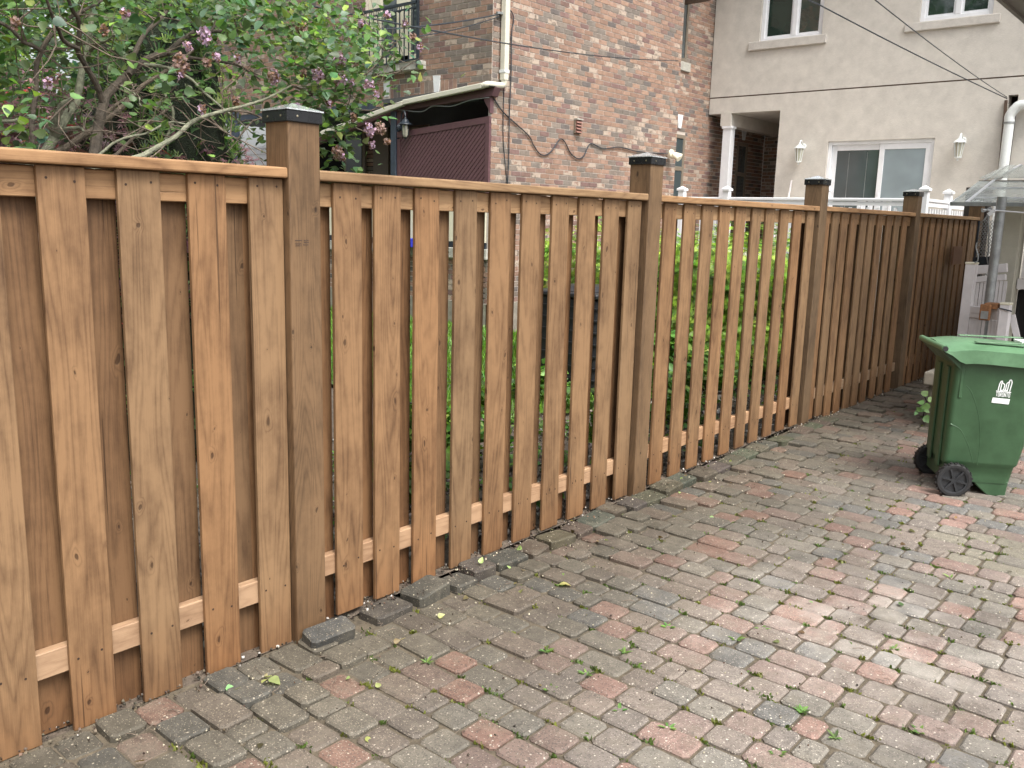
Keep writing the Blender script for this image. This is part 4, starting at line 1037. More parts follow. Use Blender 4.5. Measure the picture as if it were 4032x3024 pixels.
# lower panel between the posts
r0, r1 = onY(3820,1206,GY), onY(3820,1241,GY)
MB().bar(Vector((p1r.x-ox,.03,r0.z-.03)), Vector((p2l.x-ox,-.2,onY(3935,1216,GY-.2).z-.03)), .045,.07).obj('gate_rail', M['oldvinyl'], vg, bevel=.005)
MB().bar(Vector((p1r.x-ox,.03,r1.z)), Vector((p2l.x-ox,-.2,onY(3935,1250,GY-.2).z)), .04,.05).obj('gate_rail', M['oldvinyl'], vg, bevel=.004)
for k in range(9):
    t = (k+.5)/9; xx = p1r.x-ox+(p2l.x-p1r.x)*t; yy = .03-.23*t
    if k == 5: continue
    MB().box((xx-.013,yy-.008,.05),(xx+.013,yy+.008,r1.z-.02)).obj('picket', M['oldvinyl'], vg)
# rear taller panel
pyb = GY+.55
q0, q1 = onY(3848,1060,pyb), onY(3968,1050,pyb)
MB().bar(Vector((q0.x-ox-.1,.55,q0.z-.02)), Vector((q1.x-ox,.55,q1.z-.01)), .05,.085).obj('gate_rail', M['oldvinyl'], vg, bevel=.006)
MB().bar(Vector((q0.x-ox-.1,.55,q0.z-.12)), Vector((q1.x-ox,.55,q1.z-.10)), .05,.06).obj('gate_rail', M['oldvinyl'], vg, bevel=.006)
for k in range(11):
    t = k/10; xx = q0.x-ox-.08+(q1.x-q0.x+.08)*t; MB().box((xx-.014,.54,.1),(xx+.014,.56,q0.z-.1)).obj('picket', M['oldvinyl'], vg)
# diagonal brace right of second post
MB().bar(onY(3985,1240,GY-.1)-Vector((ox,GY,0)), onY(4010,1350,GY-.1)-Vector((ox,GY,0)), .03,.05).obj('brace', M['oldvinyl'], vg)
# dark tie on second post
MB().tube([Vector(p)-Vector((ox,GY,0)) for p in (onY(3934,1213,GY-.262), onY(3984,1226,GY-.262))], .006, 6).obj('tie', M['iron'], vg)
# galvanised pole and clamp
gp = empty('galvanised_pole', (0,0,0), label='tall grey galvanised pole with rusty clamp behind the vinyl gate', cat='pole')
b0 = onY(3894,1190,GY-.05); b1 = onY(3938,830,GY-.05)
MB().tube([Vector((b0.x,GY-.05,.2)), Vector((b0.x,GY-.05,az0_+.05))], .042, 16).obj('pipe', M['galv'], gp, smooth=True)
c0 = onY(3878,1225,GY-.28)
MB().box((c0.x-.045,GY-.28,c0.z-.085),(c0.x+.045,GY-.24,c0.z+.06)).obj('clamp', M['rust'], gp, bevel=.008, seg=2)
MB().box((c0.x-.03,GY-.288,c0.z-.07),(c0.x+.03,GY-.2805,c0.z+.0)).obj('clamp_plate', M['galv'], gp)
MB().box((c0.x-.02,GY-.24,c0.z+.02),(c0.x+.09,GY-.08,c0.z+.07)).obj('clamp', M['rust'], gp, bevel=.005)
# expanded metal mesh strip behind pole
ms = empty('metal_mesh_panel', (0,0,0), label='narrow strip of expanded metal mesh between the fence end and pole', cat='mesh')
YM = 11.6
ml_, mr_ = onY(3878,870,YM), onY(3912,870,YM); mz0, mz1 = .35, ml_.z
mm = MB(); zz = mz0; k = 0
while zz < mz1:
    for i in range(6):
        x = ml_.x-.05+i*.032+(k%2)*.016
        mm.bar((x,YM,zz),(x+.016,YM,zz+.022),.004,.006); mm.bar((x+.032,YM,zz),(x+.016,YM,zz+.022),.004,.006)
    zz += .022; k += 1
mm.obj('wire', M['galv'], ms, kind='stuff')
MB().box((ml_.x-.07,YM-.01,mz0),(ml_.x-.05,YM+.02,mz1)).obj('mesh_frame', M['iron'], ms)
MB().bar(onY(3832,1022,YM-.3), onY(3900,1018,YM-.3), .05,.05).bar(onY(3838,1035,YM-.3), onY(3900,1035,YM-.3), .05,.05).obj('bracket', M['iron'], ms)
# dark post behind the fence end, shaded wall beyond
MB().box((-2.98,12.12,0),(-2.72,12.3,2.2)).obj('dark_gate_post', simple('dark_timber', (.045,.035,.03), .7), label='dark timber post just beyond the end of the wooden fence', cat='post')
MB().box((-2.70,12.7,0),(-2.45,12.74,2.0)).obj('dark_board', simple('dark_board_paint', (.05,.055,.055), .7), label='dark grey board standing beyond the fence end', cat='board')
# cardboard scrap low on fence
MB().box((0,0,0),(.02,.35,.2)).obj('brown_box', simple('old_box', (.19,.10,.06), .8), loc=(-2.70,10.7,onX(3815,1010,-2.69).z-.08), label='brown box fixed on the far fence panel above the gate', cat='box')
# clothes line and pulley
cl_ = empty('clothes_line', onY(3872,825,GY-.1), label='white clothes line with old pulley under the awning edge', cat='clothesline')
o_ = cl_.location
MB().tube([Vector((0,0,0)), onY(4040,838,GY-.1)-o_], .007, 6).obj('line', M['vinyl'], cl_)
MB().bar(onY(3892,846,GY-.1)-o_, onY(3918,826,GY-.1)-o_, .03,.03).obj('pulley_arm', M['vinyl'], cl_)
MB().bar(onY(3874,868,GY-.1)-o_, onY(3890,846,GY-.1)-o_, .012,.012).obj('pulley_arm', M['galv'], cl_)
MB().tube(catmull([onY(px,py,GY-.1)-o_ for px,py in ((3866,820),(3868,834),(3885,828),(3898,818),(3906,826),(3900,835),(3885,824))],5), .007, 6).obj('wire_loop', M['galv'], cl_)
for pts in (((3846,955),(3843,975),(3850,1000),(3850,1025),(3838,1035)), ((3892,850),(3893,940),(3891,990),(3886,1010),(3890,1040))):
    MB().tube(catmull([onY(px,py,GY-.02) for px,py in pts],5), .006, 6).obj('loose_wire', M['galv'], label='pale wire dangling %s' % ('beside the fence end above the gate post' if pts[0][0] < 3860 else 'down along the metal mesh strip'), cat='wire')
# concrete step
st_l = onZ(3628,1680,.05); sx0, sy0 = st_l.x, st_l.y
stepo = empty('concrete_step', (sx0,sy0,.05), label='worn concrete step block behind the green bin beside the fence', cat='step')
MB().box((0.02,.0,-.05),(1.3,.9,.36)).obj('riser', simple('mossy_concrete', (.115,.105,.075), .9, noise=.5, scale=9, bmp=.004), stepo, bevel=.01, seg=2)
stz = onY(3628,1480,sy0-.03).z
MB().box((-.02,-.03,.361),(1.32,.95,.47)).obj('tread', M['concrete'], stepo, bevel=.012, seg=2)

# ================================================================== GREEN BIN
bo = Vector((-1.313,5.838,.045)); U = Vector((.866,.5,0)); V = Vector((-.5,.866,0))
ang = math.atan2(.5,.866)
binr = empty('wheeled_bin', bo, (0,0,ang), label='green two-wheeled bin with white city print standing on the pavers', cat='bin')
# local: x = depth away from handle side, y = width away from camera, z up
def section(z):   # returns x0,x1,y0,y1 of body at height z
    t = z/.86; x0 = -.055+.0*t; x1 = .345+.16*t; y0 = .065-.03*t; y1 = .46+.03*t; return x0, x1, y0, y1
def ringpts(z, rc=.035, n=4, inset=0):
    x0,x1,y0,y1 = section(z); x0 += inset; x1 -= inset; y0 += inset; y1 -= inset; o = []
    for cx_, cy_, a0 in ((x1-rc,y0+rc,-90),(x1-rc,y1-rc,0),(x0+rc,y1-rc,90),(x0+rc,y0+rc,180)):
        for i in range(n+1): a = R(a0+90*i/n); o.append((cx_+rc*math.cos(a), cy_+rc*math.sin(a), z))
    return o
bb = MB()
zs = [.085,.12,.19,.205,.22,.30,.45,.60,.75,.84,.86]
rings = []
for z in zs:
    ins = .010 if z < .2 else 0
    rings.append(ringpts(z, inset=ins))
nv = len(rings[0]); allv = [p for r_ in rings for p in r_]
fs = [(i*nv+j, i*nv+(j+1)%nv, (i+1)*nv+(j+1)%nv, (i+1)*nv+j) for i in range(len(rings)-1) for j in range(nv)]
fs += [tuple(range(nv))[::-1], tuple(range((len(rings)-1)*nv, len(rings)*nv))]
bb.add(allv, fs)
body = bb.obj('body', M['bin'], binr, smooth=True)
# foot block at the front reaching the ground
x0,x1,y0,y1 = section(.05)
MB().prism([(.13,y0+.012,.10),(.17,y0+.012,.055),(.235,y0+.012,.0),(.335,y0+.012,.0),(.345,y0+.012,.10)], (0,y1-y0-.024,0)).obj('foot', M['bin'], binr, bevel=.006)
# moulded side ribs / grooves shown as raised swages
def sidep(x, z): 
    a,b_,c,d = section(z); return Vector((x, c+.0082, z))
for pts, r_ in ((((.02,.70),(.055,.66),(.10,.56),(.13,.45),(.145,.32),(.145,.20)),.0095), (((-.04,.45),(.02,.42),(.07,.34),(.10,.27),(.12,.21)),.0095)):
    MB().tube(catmull([sidep(x,z) for x,z in pts],5), r_, 6).obj('moulded_rib', M['bin'], binr, smooth=True)
MB().box((-.018,.036,.62),(.002,.050,.845)).obj('moulded_rib', M['bin'], binr, bevel=.003)
# rear recess channels
for yy in (.12,.30): MB().box((-.068,yy,.16),(-.054,yy+.07,.80)).obj('moulded_rib', M['bin'], binr, bevel=.006, seg=2)
# rim under lid
rm = MB(); 
for z in (.835,.87):
    pass
r1_ = ringpts(.84, .04, 4, -.018); r2_ = [(x,y,.868) for x,y,z in r1_]
rm.add(r1_+r2_, [(j,(j+1)%nv,nv+(j+1)%nv,nv+j) for j in range(nv)]+[tuple(range(nv))[::-1], tuple(range(nv,2*nv))]).obj('rim', M['bin'], binr, smooth=True)
# lid: dished slab with dropped skirt, wave towards the hinge
lid = MB(); ly0, ly1 = -.005, .535
prof_lo = [(-.135,.905),(-.09,.885),(-.045,.852),(-.01,.838),(.04,.842),(.12,.842),(.30,.832),(.46,.826),(.555,.82)]
prof_hi = [(-.135,.935),(-.085,.938),(-.045,.945),(.0,.950),(.04,.952),(.12,.950),(.30,.942),(.46,.930),(.565,.915)]
n_ = len(prof_lo); vv = []
rowsy = [ly0, ly0+.004, ly0+.03, (ly0+ly1)/2, ly1-.03, ly1-.004, ly1]
# skirt + top
for (xl,zl) in prof_lo: vv.append((xl,ly0,zl))
for (xh,zh) in prof_hi: vv.append((xh,ly0+.003,zh-.028))
for (xh,zh) in prof_hi: vv.append((xh,ly0+.020,zh-.022))
for (xh,zh) in prof_hi: vv.append((xh,ly0+.045,zh-.002))
for (xh,zh) in prof_hi: vv.append((xh,(ly0+ly1)/2,zh+.016))
for (xh,zh) in prof_hi: vv.append((xh,ly1-.045,zh-.002))
for (xh,zh) in prof_hi: vv.append((xh,ly1-.020,zh-.022))
for (xh,zh) in prof_hi: vv.append((xh,ly1-.003,zh-.028))
for (xl,zl) in prof_lo: vv.append((xl,ly1,zl))
ff = [(r_*n_+i, r_*n_+i+1, (r_+1)*n_+i+1, (r_+1)*n_+i) for r_ in range(8) for i in range(n_-1)]
ff += [tuple(r_*n_+n_-1 for r_ in range(9)), tuple(r_*n_ for r_ in range(9))[::-1], ]
lid.add(vv, ff); lido = lid.obj('lid', M['binlid'], binr, smooth=True)
MB().box((.06,.07,.962),(.44,.12,.968)).box((.06,.41,.962),(.44,.46,.968)).obj('lid_ridge', M['binlid'], lido, bevel=.002)
MB().box((.36,.20,.955),(.47,.34,.966)).obj('lid_label', M['whiteprint'], lido)
# handle bar across the back
MB().tube([(-.135,-.0,.925),(-.135,.53,.925)], .019, 14).obj('handle', M['binlid'], binr, smooth=True)
MB().tube([(-.135,-.012,.925),(-.135,.0,.925)], .015, 14).obj('handle_plug', M['rubber'], binr, smooth=True)
MB().prism([(-.14,.02,.905),(-.14,.02,.92),(-.03,.02,.90),(-.03,.02,.80)], (0,.47,0)).obj('hinge_bracket', M['bin'], binr)
# wheels
def wheel(y, flip):
    wl_ = empty('wheel', (0,0,0)); wl_.parent = binr; wl_.location = (0, y, .108)
    T = Matrix.Rotation(R(90),4,'X')
    ty = MB(); prof = [(.083,-.022),(.098,-.022),(.104,-.014),(.104,.014),(.098,.022),(.083,.022)]
    ty.lathe([(r_, z) for r_, z in prof]+[prof[0]], 48, T, caps=False)
    for k in range(36):
        a = 2*math.pi*k/36; c_, s_ = math.cos(a), math.sin(a); tz = Matrix.Rotation(a,4,'Y')
        ty.box((.1025,-.021 if k % 2 else -.005,-.0048),(.1095,.005 if k % 2 else .021,.0048), tz)
    ty.obj('tyre', M['rubber'], wl_, smooth=True)
    rm_ = MB(); rm_.lathe([(.073,-.018),(.084,-.020),(.084,.020),(.073,.018),(.073,-.018)], 32, T, caps=False); rm_.lathe([(0,-.008),(.075,-.008),(.075,.008),(0,.008)], 32, T)
    rm_.lathe([(0,-.024),(.016,-.024),(.02,-.018),(.02,.018),(0,.018)], 16, T)
    for k in range(6):
        rm_.box((.015,-.019,-.006),(.076,.0,.006), Matrix.Rotation(2*math.pi*k/6+.2,4,'Y'))
    rm_.obj('rim', M['wheelp'], wl_)
    return wl_
wheel(.0, 0); wheel(.50, 1)
MB().tube([(0,.02,.108),(0,.48,.108)], .011, 10).obj('axle', M['galv'], binr)
# white print: city hall mark, name, label
LU0, LU1 = .185, .275
def lp(u, w_): # logo local (0..1, 0..1) on side face
    x = .190+.088*u; z = .605+.145*w_; a,b_,c,d = section(z); return Vector((x, c-.0022, z))
lg = MB()
def stroke(pts, wd=.0058):
    P = [lp(*p) for p in pts]
    for a, b_ in zip(P, P[1:]): lg.bar(a, b_, .0012, wd, up=(1,0,0) if abs(a.x-b_.x) < abs(a.z-b_.z) else (0,0,1))
def stroke2(pts, wd=.0058):
    P = [lp(*p) for p in pts]; 
    for a, b_ in zip(P, P[1:]):
        d_ = (b_-a).normalized(); nrm = Vector((-d_.z,0,d_.x))*wd/2
        lg.prism([a-nrm, b_-nrm, b_+nrm, a+nrm], (0,-.0008,0))
for pts in ([(.16,.52),(.20,.80),(.28,.92),(.36,.93),(.36,.88)], [(.30,.52),(.34,.88)], [(.36,.86),(.54,.78),(.50,.53)], [(.62,.53),(.66,.84)], [(.66,.84),(.82,.92)], [(.74,.50),(.82,.98)],
            [(.82,.95),(.86,1.0),(.93,.98),(.98,.88),(.90,.50)], [(.04,.49),(1.0,.46)], [(.30,.52),(.50,.545),(.72,.52)]): stroke2(pts)
lg.obj('city_hall_mark', M['whiteprint'], body)
GL = {'T': [[(0,1),(1,1)],[(.5,1),(.5,0)]], 'O': [[(.15,0),(.15,1),(.85,1),(.85,0),(.15,0)]], 'R': [[(.15,0),(.15,1),(.85,1),(.85,.55),(.15,.5)],[(.4,.5),(.85,0)]], 'N': [[(.15,0),(.15,1),(.85,0),(.85,1)]]}
lg = MB()
for k, ch in enumerate('TORONTO'):
    for strk in GL[ch]: stroke2([(.05+k*.134+.115*x, .27+.17*y-.004*k) for x, y in strk], .0027)
lg.obj('city_name', M['whiteprint'], body)
lg = MB(); P = [lp(-.12,.20), lp(1.0,.17), lp(.96,-.06), lp(-.16,-.02)]
lg.prism(P, (0,-.0008,0)); lg.obj('white_label', M['whiteprint'], body)

# ================================================================== VEGETATION
LT = ([(0,0,0),(.34,.10,.05),(.42,.38,.09),(.24,.75,.05),(0,1.12,-.06),(-.24,.75,.05),(-.42,.38,.09),(-.34,.10,.05)], [(0,1,2,3,4),(0,4,5,6,7)])
def leafcols(n, base, var=.25, hv=.15):
    c = np.array(base)[None,:]*(1+rng.normal(0,var,(n,1))).clip(.4,1.9); c *= 1+rng.normal(0,hv,(n,3))*np.array([1,.5,.6]); return c.clip(.003,.9)

# ---- lilac
SC = 1/1.659
lil = empty('lilac_tree', (-4.3,.6,.05), label='old multi-stemmed lilac with heart-shaped leaves and fading mauve flowers behind the fence', cat='tree')
LO = Vector(lil.location)
def trace(pts, r0, r1, X0, X1, mat, name='branch', down=False, sx=0):
    n_ = len(pts); P = []
    for i, (a, b_) in enumerate(pts):
        X = X0+(X1-X0)*i/(n_-1); P.append(onX(sx+a*SC, b_*SC, X)-LO)
    if down:      # carry the stem down to the soil
        d = (P[0]-P[1]).normalized()*.35; q0 = P[0]+d; P = [Vector((q0.x, q0.y+d.y*.6, -.05)), Vector((q0.x, q0.y+d.y*.4, q0.z*.5)), q0]+P; n_ += 3
    Q = catmull(P, 5); k = len(Q)
    px2m = 4.9/FPX*SC
    rr = [(r0+(r1-r0)*i/(k-1))*px2m*random.uniform(.9,1.1) for i in range(k)]
    MB().tube(Q, rr, 9).obj(name, mat, lil, smooth=True); return Q
BR = []
BR.append(trace([(300,990),(370,870),(430,760),(490,680),(520,560),(540,430),(570,330),(590,200),(600,60)], 30,13,-4.0,-4.3,M['barkpale'],'trunk',True))
BR.append(trace([(362,880),(365,790),(400,690),(480,640)], 24,9,-4.02,-3.9,M['barkpale']))
BR.append(trace([(215,990),(210,800),(235,600),(240,420),(265,340),(215,300),(150,270),(60,180),(-60,120)], 14,8,-3.8,-3.7,M['barkdark'],'trunk',True))
BR.append(trace([(265,340),(330,230),(420,140),(520,80),(640,20),(760,-60)], 11,6,-3.75,-4.0,M['barkdark']))
BR.append(trace([(620,1000),(640,850),(670,700),(700,620),(800,520),(900,430),(1000,370),(1090,345),(1180,270),(1240,230),(1380,120),(1500,-40)], 34,10,-3.9,-4.3,M['barkdark'],'trunk',True))
BR.append(trace([(670,665),(630,550),(560,430),(510,330),(520,200),(510,120),(470,60),(430,-60)], 16,8,-3.88,-3.7,M['barkdark']))
BR.append(trace([(515,320),(420,270),(380,190),(340,100),(300,-20)], 11,6,-3.75,-3.6,M['barkdark']))
BR.append(trace([(840,490),(880,350),(940,230),(1040,130),(1100,60),(1160,-60)], 15,7,-4.02,-4.4,M['barkdark']))
BR.append(trace([(1240,235),(1380,205),(1500,205),(1640,180),(1800,190),(1960,150)], 12,5,-4.15,-4.3,M['barkdark']))
BR.append(trace([(1380,200),(1440,110),(1500,0),(1540,-90)], 10,6,-4.2,-4.3,M['barkdark']))
BR.append(trace([(1090,345),(1200,370),(1300,385),(1420,400),(1560,430),(1700,520)], 12,5,-4.1,-3.9,M['barkdark']))
BR.append(trace([(410,980),(520,900),(640,820),(760,730),(850,650),(930,560),(1060,480),(1150,420),(1260,330)], 22,9,-4.3,-4.5,M['bark'],'trunk',True))
BR.append(trace([(640,800),(740,700),(830,640)], 14,8,-4.35,-4.5,M['bark']))
BR.append(trace([(930,1020),(1050,950),(1150,890),(1250,800),(1340,760),(1480,720),(1600,690),(1750,640),(1900,560)], 17,6,-3.6,-3.7,M['barkpale'],'trunk',True))
BR.append(trace([(760,1010),(850,920),(960,820),(1060,740),(1110,700)], 12,7,-4.2,-4.4,M['bark'],'trunk',True))
BR.append(trace([(650,1010),(750,930),(860,890),(960,870),(1100,800),(1210,810)], 8,4,-3.7,-3.6,M['barkpale'],'trunk',True))
BR.append(trace([(940,420),(1060,435),(1150,465),(1250,520),(1330,600),(1400,660),(1520,760),(1640,860)], 10,4,-4.0,-3.7,M['barkpale']))
BR.append(trace([(790,560),(860,600),(910,640),(920,690),(990,680),(1100,655)], 6,3,-3.9,-3.7,M['barkpale']))
BR.append(trace([(1080,920),(1120,830),(1130,720),(1080,620),(1060,520)], 9,5,-3.75,-3.8,M['barkpale']))
BR.append(trace([(-40,790),(80,790),(160,770),(250,790),(340,860)], 8,5,-3.9,-4.0,M['barkpale']))
BR.append(trace([(420,840),(520,835),(550,860)], 9,6,-4.0,-3.9,M['barkpale']))
BR.append(trace([(590,330),(640,290),(700,265),(750,225)], 9,4,-4.1,-3.8,M['barkpale']))
BR.append(trace([(1480,720),(1640,740),(1800,820),(1960,900)], 7,3,-3.7,-3.8,M['bark']))
BR.append(trace([(1340,770),(1480,870),(1600,930)], 5,3,-3.65,-3.7,M['bark']))
for pts in ([(480,700),(640,560),(760,460),(890,320),(960,240)],[(300,640),(520,590),(700,560),(860,540)],[(250,560),(400,620),(560,660),(700,720)],[(300,640),(420,560),(520,400),(600,240)],[(640,560),(800,500),(980,480)],[(400,700),(600,800),(760,880)]):
    BR.append(trace(pts, 7,2.5,-4.1,-3.9,M['bark'],sx=1000))
# twigs
tw = MB(); tips = []
for Q in BR:
    for _ in range(7):
        i = random.randrange(len(Q)//3, len(Q)); p = Q[i].copy(); d = Vector((random.gauss(0,.6), random.gauss(.1,1), random.gauss(.2,.8))).normalized()
        pts = [p.copy()]; L = random.uniform(.12,.5); ns = 4
        for k in range(ns):
            d = (d+Vector((random.gauss(0,.35), random.gauss(0,.35), random.gauss(0,.35)))).normalized(); p = p+d*L/ns; pts.append(p.copy())
        q = proj(p+LO)
        if q and 450 < q[1] and q[0] > 1440: continue
        r0_ = random.uniform(.002,.0042); tw.tube(pts, [r0_*(1-.2*k) for k in range(ns+1)], 4, cap=False); tips.append(pts[-1])
tw.obj('twigs', M['bark'], lil, kind='stuff')
# leaves placed through the crown volume
def region(n, poly, x0, x1):
    out = []; xs = [p[0] for p in poly]; ys = [p[1] for p in poly]
    while len(out) < n:
        a, b_ = random.uniform(min(xs),max(xs)), random.uniform(min(ys),max(ys)); ins = False
        for i in range(len(poly)):
            (xa,ya),(xb,yb) = poly[i], poly[i-1]
            if (ya > b_) != (yb > b_) and a < (xb-xa)*(b_-ya)/(yb-ya)+xa: ins = not ins
        if ins: X = random.uniform(x0, x1); out.append(tuple(onX(a, b_, X)-LO))
    return out
def clump(pts, k, s): 
    o = []
    for p in pts:
        for _ in range(k): o.append((p[0]+random.gauss(0,s), p[1]+random.gauss(0,s), p[2]+random.gauss(0,s)))
    return o
RG = [(70,[(-300,-500),(1300,-500),(1300,-120),(-300,-120)],-3.8,-5.3),
      (210,[(-200,-120),(1000,-120),(1100,120),(820,80),(640,60),(500,120),(300,90),(0,200),(-200,260)],-3.7,-5.2),
      (64,[(-100,160),(420,130),(450,330),(330,470),(0,520),(-100,500)],-4.4,-5.6),
      (120,[(760,-40),(1380,0),(1440,140),(1440,330),(1380,400),(1200,410),(1080,330),(960,200),(800,120)],-3.5,-4.9),
      (46,[(1180,60),(1400,140),(1460,230),(1470,340),(1400,400),(1290,440),(1200,420)],-3.7,-4.4),
      (10,[(1400,150),(1540,130),(1640,160),(1650,230),(1560,250),(1460,260)],-3.9,-4.2),
      (17,[(1000,350),(1180,380),(1200,480),(1120,560),(1060,560),(1000,450)],-3.7,-4.5),
      (15,[(1262,420),(1420,430),(1470,520),(1400,590),(1310,650),(1262,640)],-3.8,-4.2),
      (6,[(590,330),(720,350),(730,420),(600,420)],-3.6,-3.8),
      (5,[(-60,440),(70,440),(60,570),(-60,580)],-3.4,-3.6)]
def tipok(p):
    q = proj(Vector(p)+LO); return (not q) or q[1] < 260 or q[0] > 1150 or random.random() < .25
tips = [p for p in tips if tipok(p)]
lp_ = []
for n0, poly, xa, xb in RG: lp_ += clump(region(n0, poly, xa, xb), 13, .085)
lp_ += [(p[0]+random.gauss(0,.04), p[1]+random.gauss(0,.04), p[2]+random.gauss(0,.04)) for p in tips for _ in range(1) if random.random() < .6]
lp_ = np.array(lp_); n = len(lp_)
up = np.tile([.25,-.15,1.0],(n,1)); rt = rots(n, up, .55)
cl1 = leafcols(n, (.10,.17,.062), .3); yel = rng.random(n) < .09; cl1[yel] = leafcols(yel.sum(), (.27,.38,.09), .2); blu = rng.random(n) < .25; cl1[blu] = leafcols(blu.sum(), (.10,.165,.10), .2)
scatter('crown', *LT, lp_, rt, rng.uniform(.030,.052,n), cl1, M['leaf'], lil, kind='stuff')
# flower clusters
FL = [(1088,25),(255,45),(15,105),(98,150),(1335,235),(1232,250),(1180,405),(1215,437),(1177,480),(1415,375),(1350,410),(1560,380),(1475,430),(1520,595),(1540,655),(1320,710),(1770,500),(1660,485),(680,200),(820,85),(1225,300),(1165,50),(310,540),(390,495)]
FL2 = [(315,200),(560,380),(130,500),(420,490),(320,480),(565,530),(750,560),(490,320),(665,405),(280,385),(705,120),(870,100),(1085,305),(1120,365),(1040,240),(835,740),(755,850),(825,840),(650,765),(545,1000),(575,1025),(770,945),(870,925),(640,540),(280,700),(800,620),(490,675),(575,400),(540,365),(700,150),(985,150)]
BIGF = {(560,380),(130,500),(755,850),(315,200),(565,530),(1335,235),(1180,405),(750,560),(545,1000),(825,840),(420,490)}
QT = ([(-.5,-.5,0),(.5,-.5,.1),(.5,.5,0),(-.5,.5,.1)], [(0,1,2,3)])
for off, lst in ((0,FL),(1000,FL2)):
    for (a, b_) in lst:
        if (a*7+b_) % 3 == 0 and (a,b_) not in BIGF: continue
        big = (a,b_) in BIGF; c = onX(off+a*SC, b_*SC, -3.72 if off else -3.6)-LO
        nf = 120 if big else 46; s_ = .021 if big else .012
        pp_ = rng.normal(0,1,(nf,3)); pp_ /= np.linalg.norm(pp_,axis=1)[:,None]; pp_ *= (rng.random((nf,1))**.4)*1.5; pp_ = pp_*np.array([s_,s_,s_*1.25])
        base = (.50,.35,.50) if random.random() < .75 else (.30,.20,.18)
        cc = leafcols(nf, base, .22, .06); br_ = rng.random(nf) < (.12 if big else .3); cc[br_] = np.array([.22,.12,.07])
        scatter('flower_cluster', *QT, pp_, rots(nf), rng.uniform(.008,.014,nf), cc, M['petal'], lil, loc=c)

# ---- arborvitae (dark green conifer)
FAN = []; FF = []
for k, a in enumerate((-62,-34,-10,16,42,66)):
    t = R(a); L = 1.0 if abs(a) < 40 else .75; dx, dy = math.sin(t), math.cos(t); w_ = .10; b_ = len(FAN)
    FAN += [(-w_*dy,w_*dx*.3,0),(w_*dy,-w_*dx*.3,0),(dx*L+w_*.6*dy,dy*L-w_*.5*dx,.12*(k%2)),(dx*L-w_*.6*dy,dy*L+w_*.5*dx,.1)]; FF.append((b_,b_+1,b_+2,b_+3))
def conifer(name, label, cx, cy, z0, h, r, n, cat='tree'):
    o = empty(name, (cx,cy,0), label=label, cat=cat)
    MB().tube([(0,0,-.1),(0,0,h*.7)], [.07,.03], 8).obj('trunk', M['barkdark'], o)
    t = rng.random(n)**.8; th = rng.uniform(0,2*np.pi,n)
    rr = r*(1-t**1.6)*(.80+.10*np.sin(th*5+t*9)+.12*np.sin(th*11-t*23)+rng.normal(0,.07,n))*np.where(rng.random(n)<.3,.75,1)
    pos = np.stack([rr*np.cos(th), rr*np.sin(th), z0+t*h], 1)
    up = np.stack([np.cos(th), np.sin(th), .1+0*th], 1); rt = rots(n, up, .45)
    # sprays point upward: rebuild frame with y ~ up
    z = rt[:,:,2]; y = np.tile([0,0,1.0],(n,1))+rng.normal(0,.35,(n,3)); y -= (y*z).sum(1)[:,None]*z; y /= np.linalg.norm(y,axis=1)[:,None]; x = np.cross(y,z)
    rt = np.stack([x,y,z],2)
    c = leafcols(n, (.085,.155,.05), .3); br_ = rng.random(n) < .35; c[br_] = leafcols(br_.sum(), (.17,.27,.07), .2)
    scatter('foliage', FAN, FF, pos, rt, rng.uniform(.04,.085,n), c, M['needle'], o, kind='stuff')
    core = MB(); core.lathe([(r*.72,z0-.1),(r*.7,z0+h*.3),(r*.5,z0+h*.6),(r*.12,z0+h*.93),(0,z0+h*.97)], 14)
    core.obj('shade_core', simple('conifer_shade', (.014,.022,.009), .95, noise=.5, scale=14, bmp=.02), o)  # solid near-black core paints the shade inside the conifer
    return o
ac_ = onX(640,500,-5.6)
conifer('arborvitae', 'tall dark-green arborvitae standing behind the lilac stems', ac_.x-.1, ac_.y, .25, 3.9, .80, 9000)

# ---- purple maple
mp = onX(190,520,-6.2)
mt = empty('japanese_maple', (mp.x,mp.y,0), label='purple-leaved Japanese maple low behind the left end of the fence', cat='tree')
MB().tube(catmull([(0,0,-.1),(.05,.05,.7),(0,.1,1.4),(.1,.1,2.2)],4), .05, 8).obj('trunk', M['barkdark'], mt)
ST = []; SF = []
for k in range(7):
    a = R(-105+35*k); L = 1-.13*abs(k-3); b_ = len(ST); dx, dy = math.sin(a), math.cos(a)
    ST += [(0,0,0),(dx*L*.45+.10*dy,dy*L*.45-.10*dx,.02),(dx*L,dy*L,-.06),(dx*L*.45-.10*dy,dy*L*.45+.10*dx,.02)]; SF.append((b_,b_+1,b_+2,b_+3))
n = 7000; th = rng.uniform(0,2*np.pi,n); ph = np.arccos(rng.uniform(-.6,1,n)); rr = rng.uniform(.45,1,n)**.5
pos = np.stack([1.35*rr*np.sin(ph)*np.cos(th), 1.6*rr*np.sin(ph)*np.sin(th), 1.5+1.05*rr*np.cos(ph)],1)
c = leafcols(n, (.17,.085,.10), .35, .08); rd = rng.random(n) < .07; c[rd] = leafcols(rd.sum(), (.42,.04,.04), .3)
scatter('crown', ST, SF, pos, rots(n, np.tile([.3,-.3,1.0],(n,1)), .45), rng.uniform(.045,.075,n), c, M['maple'], mt, kind='stuff')

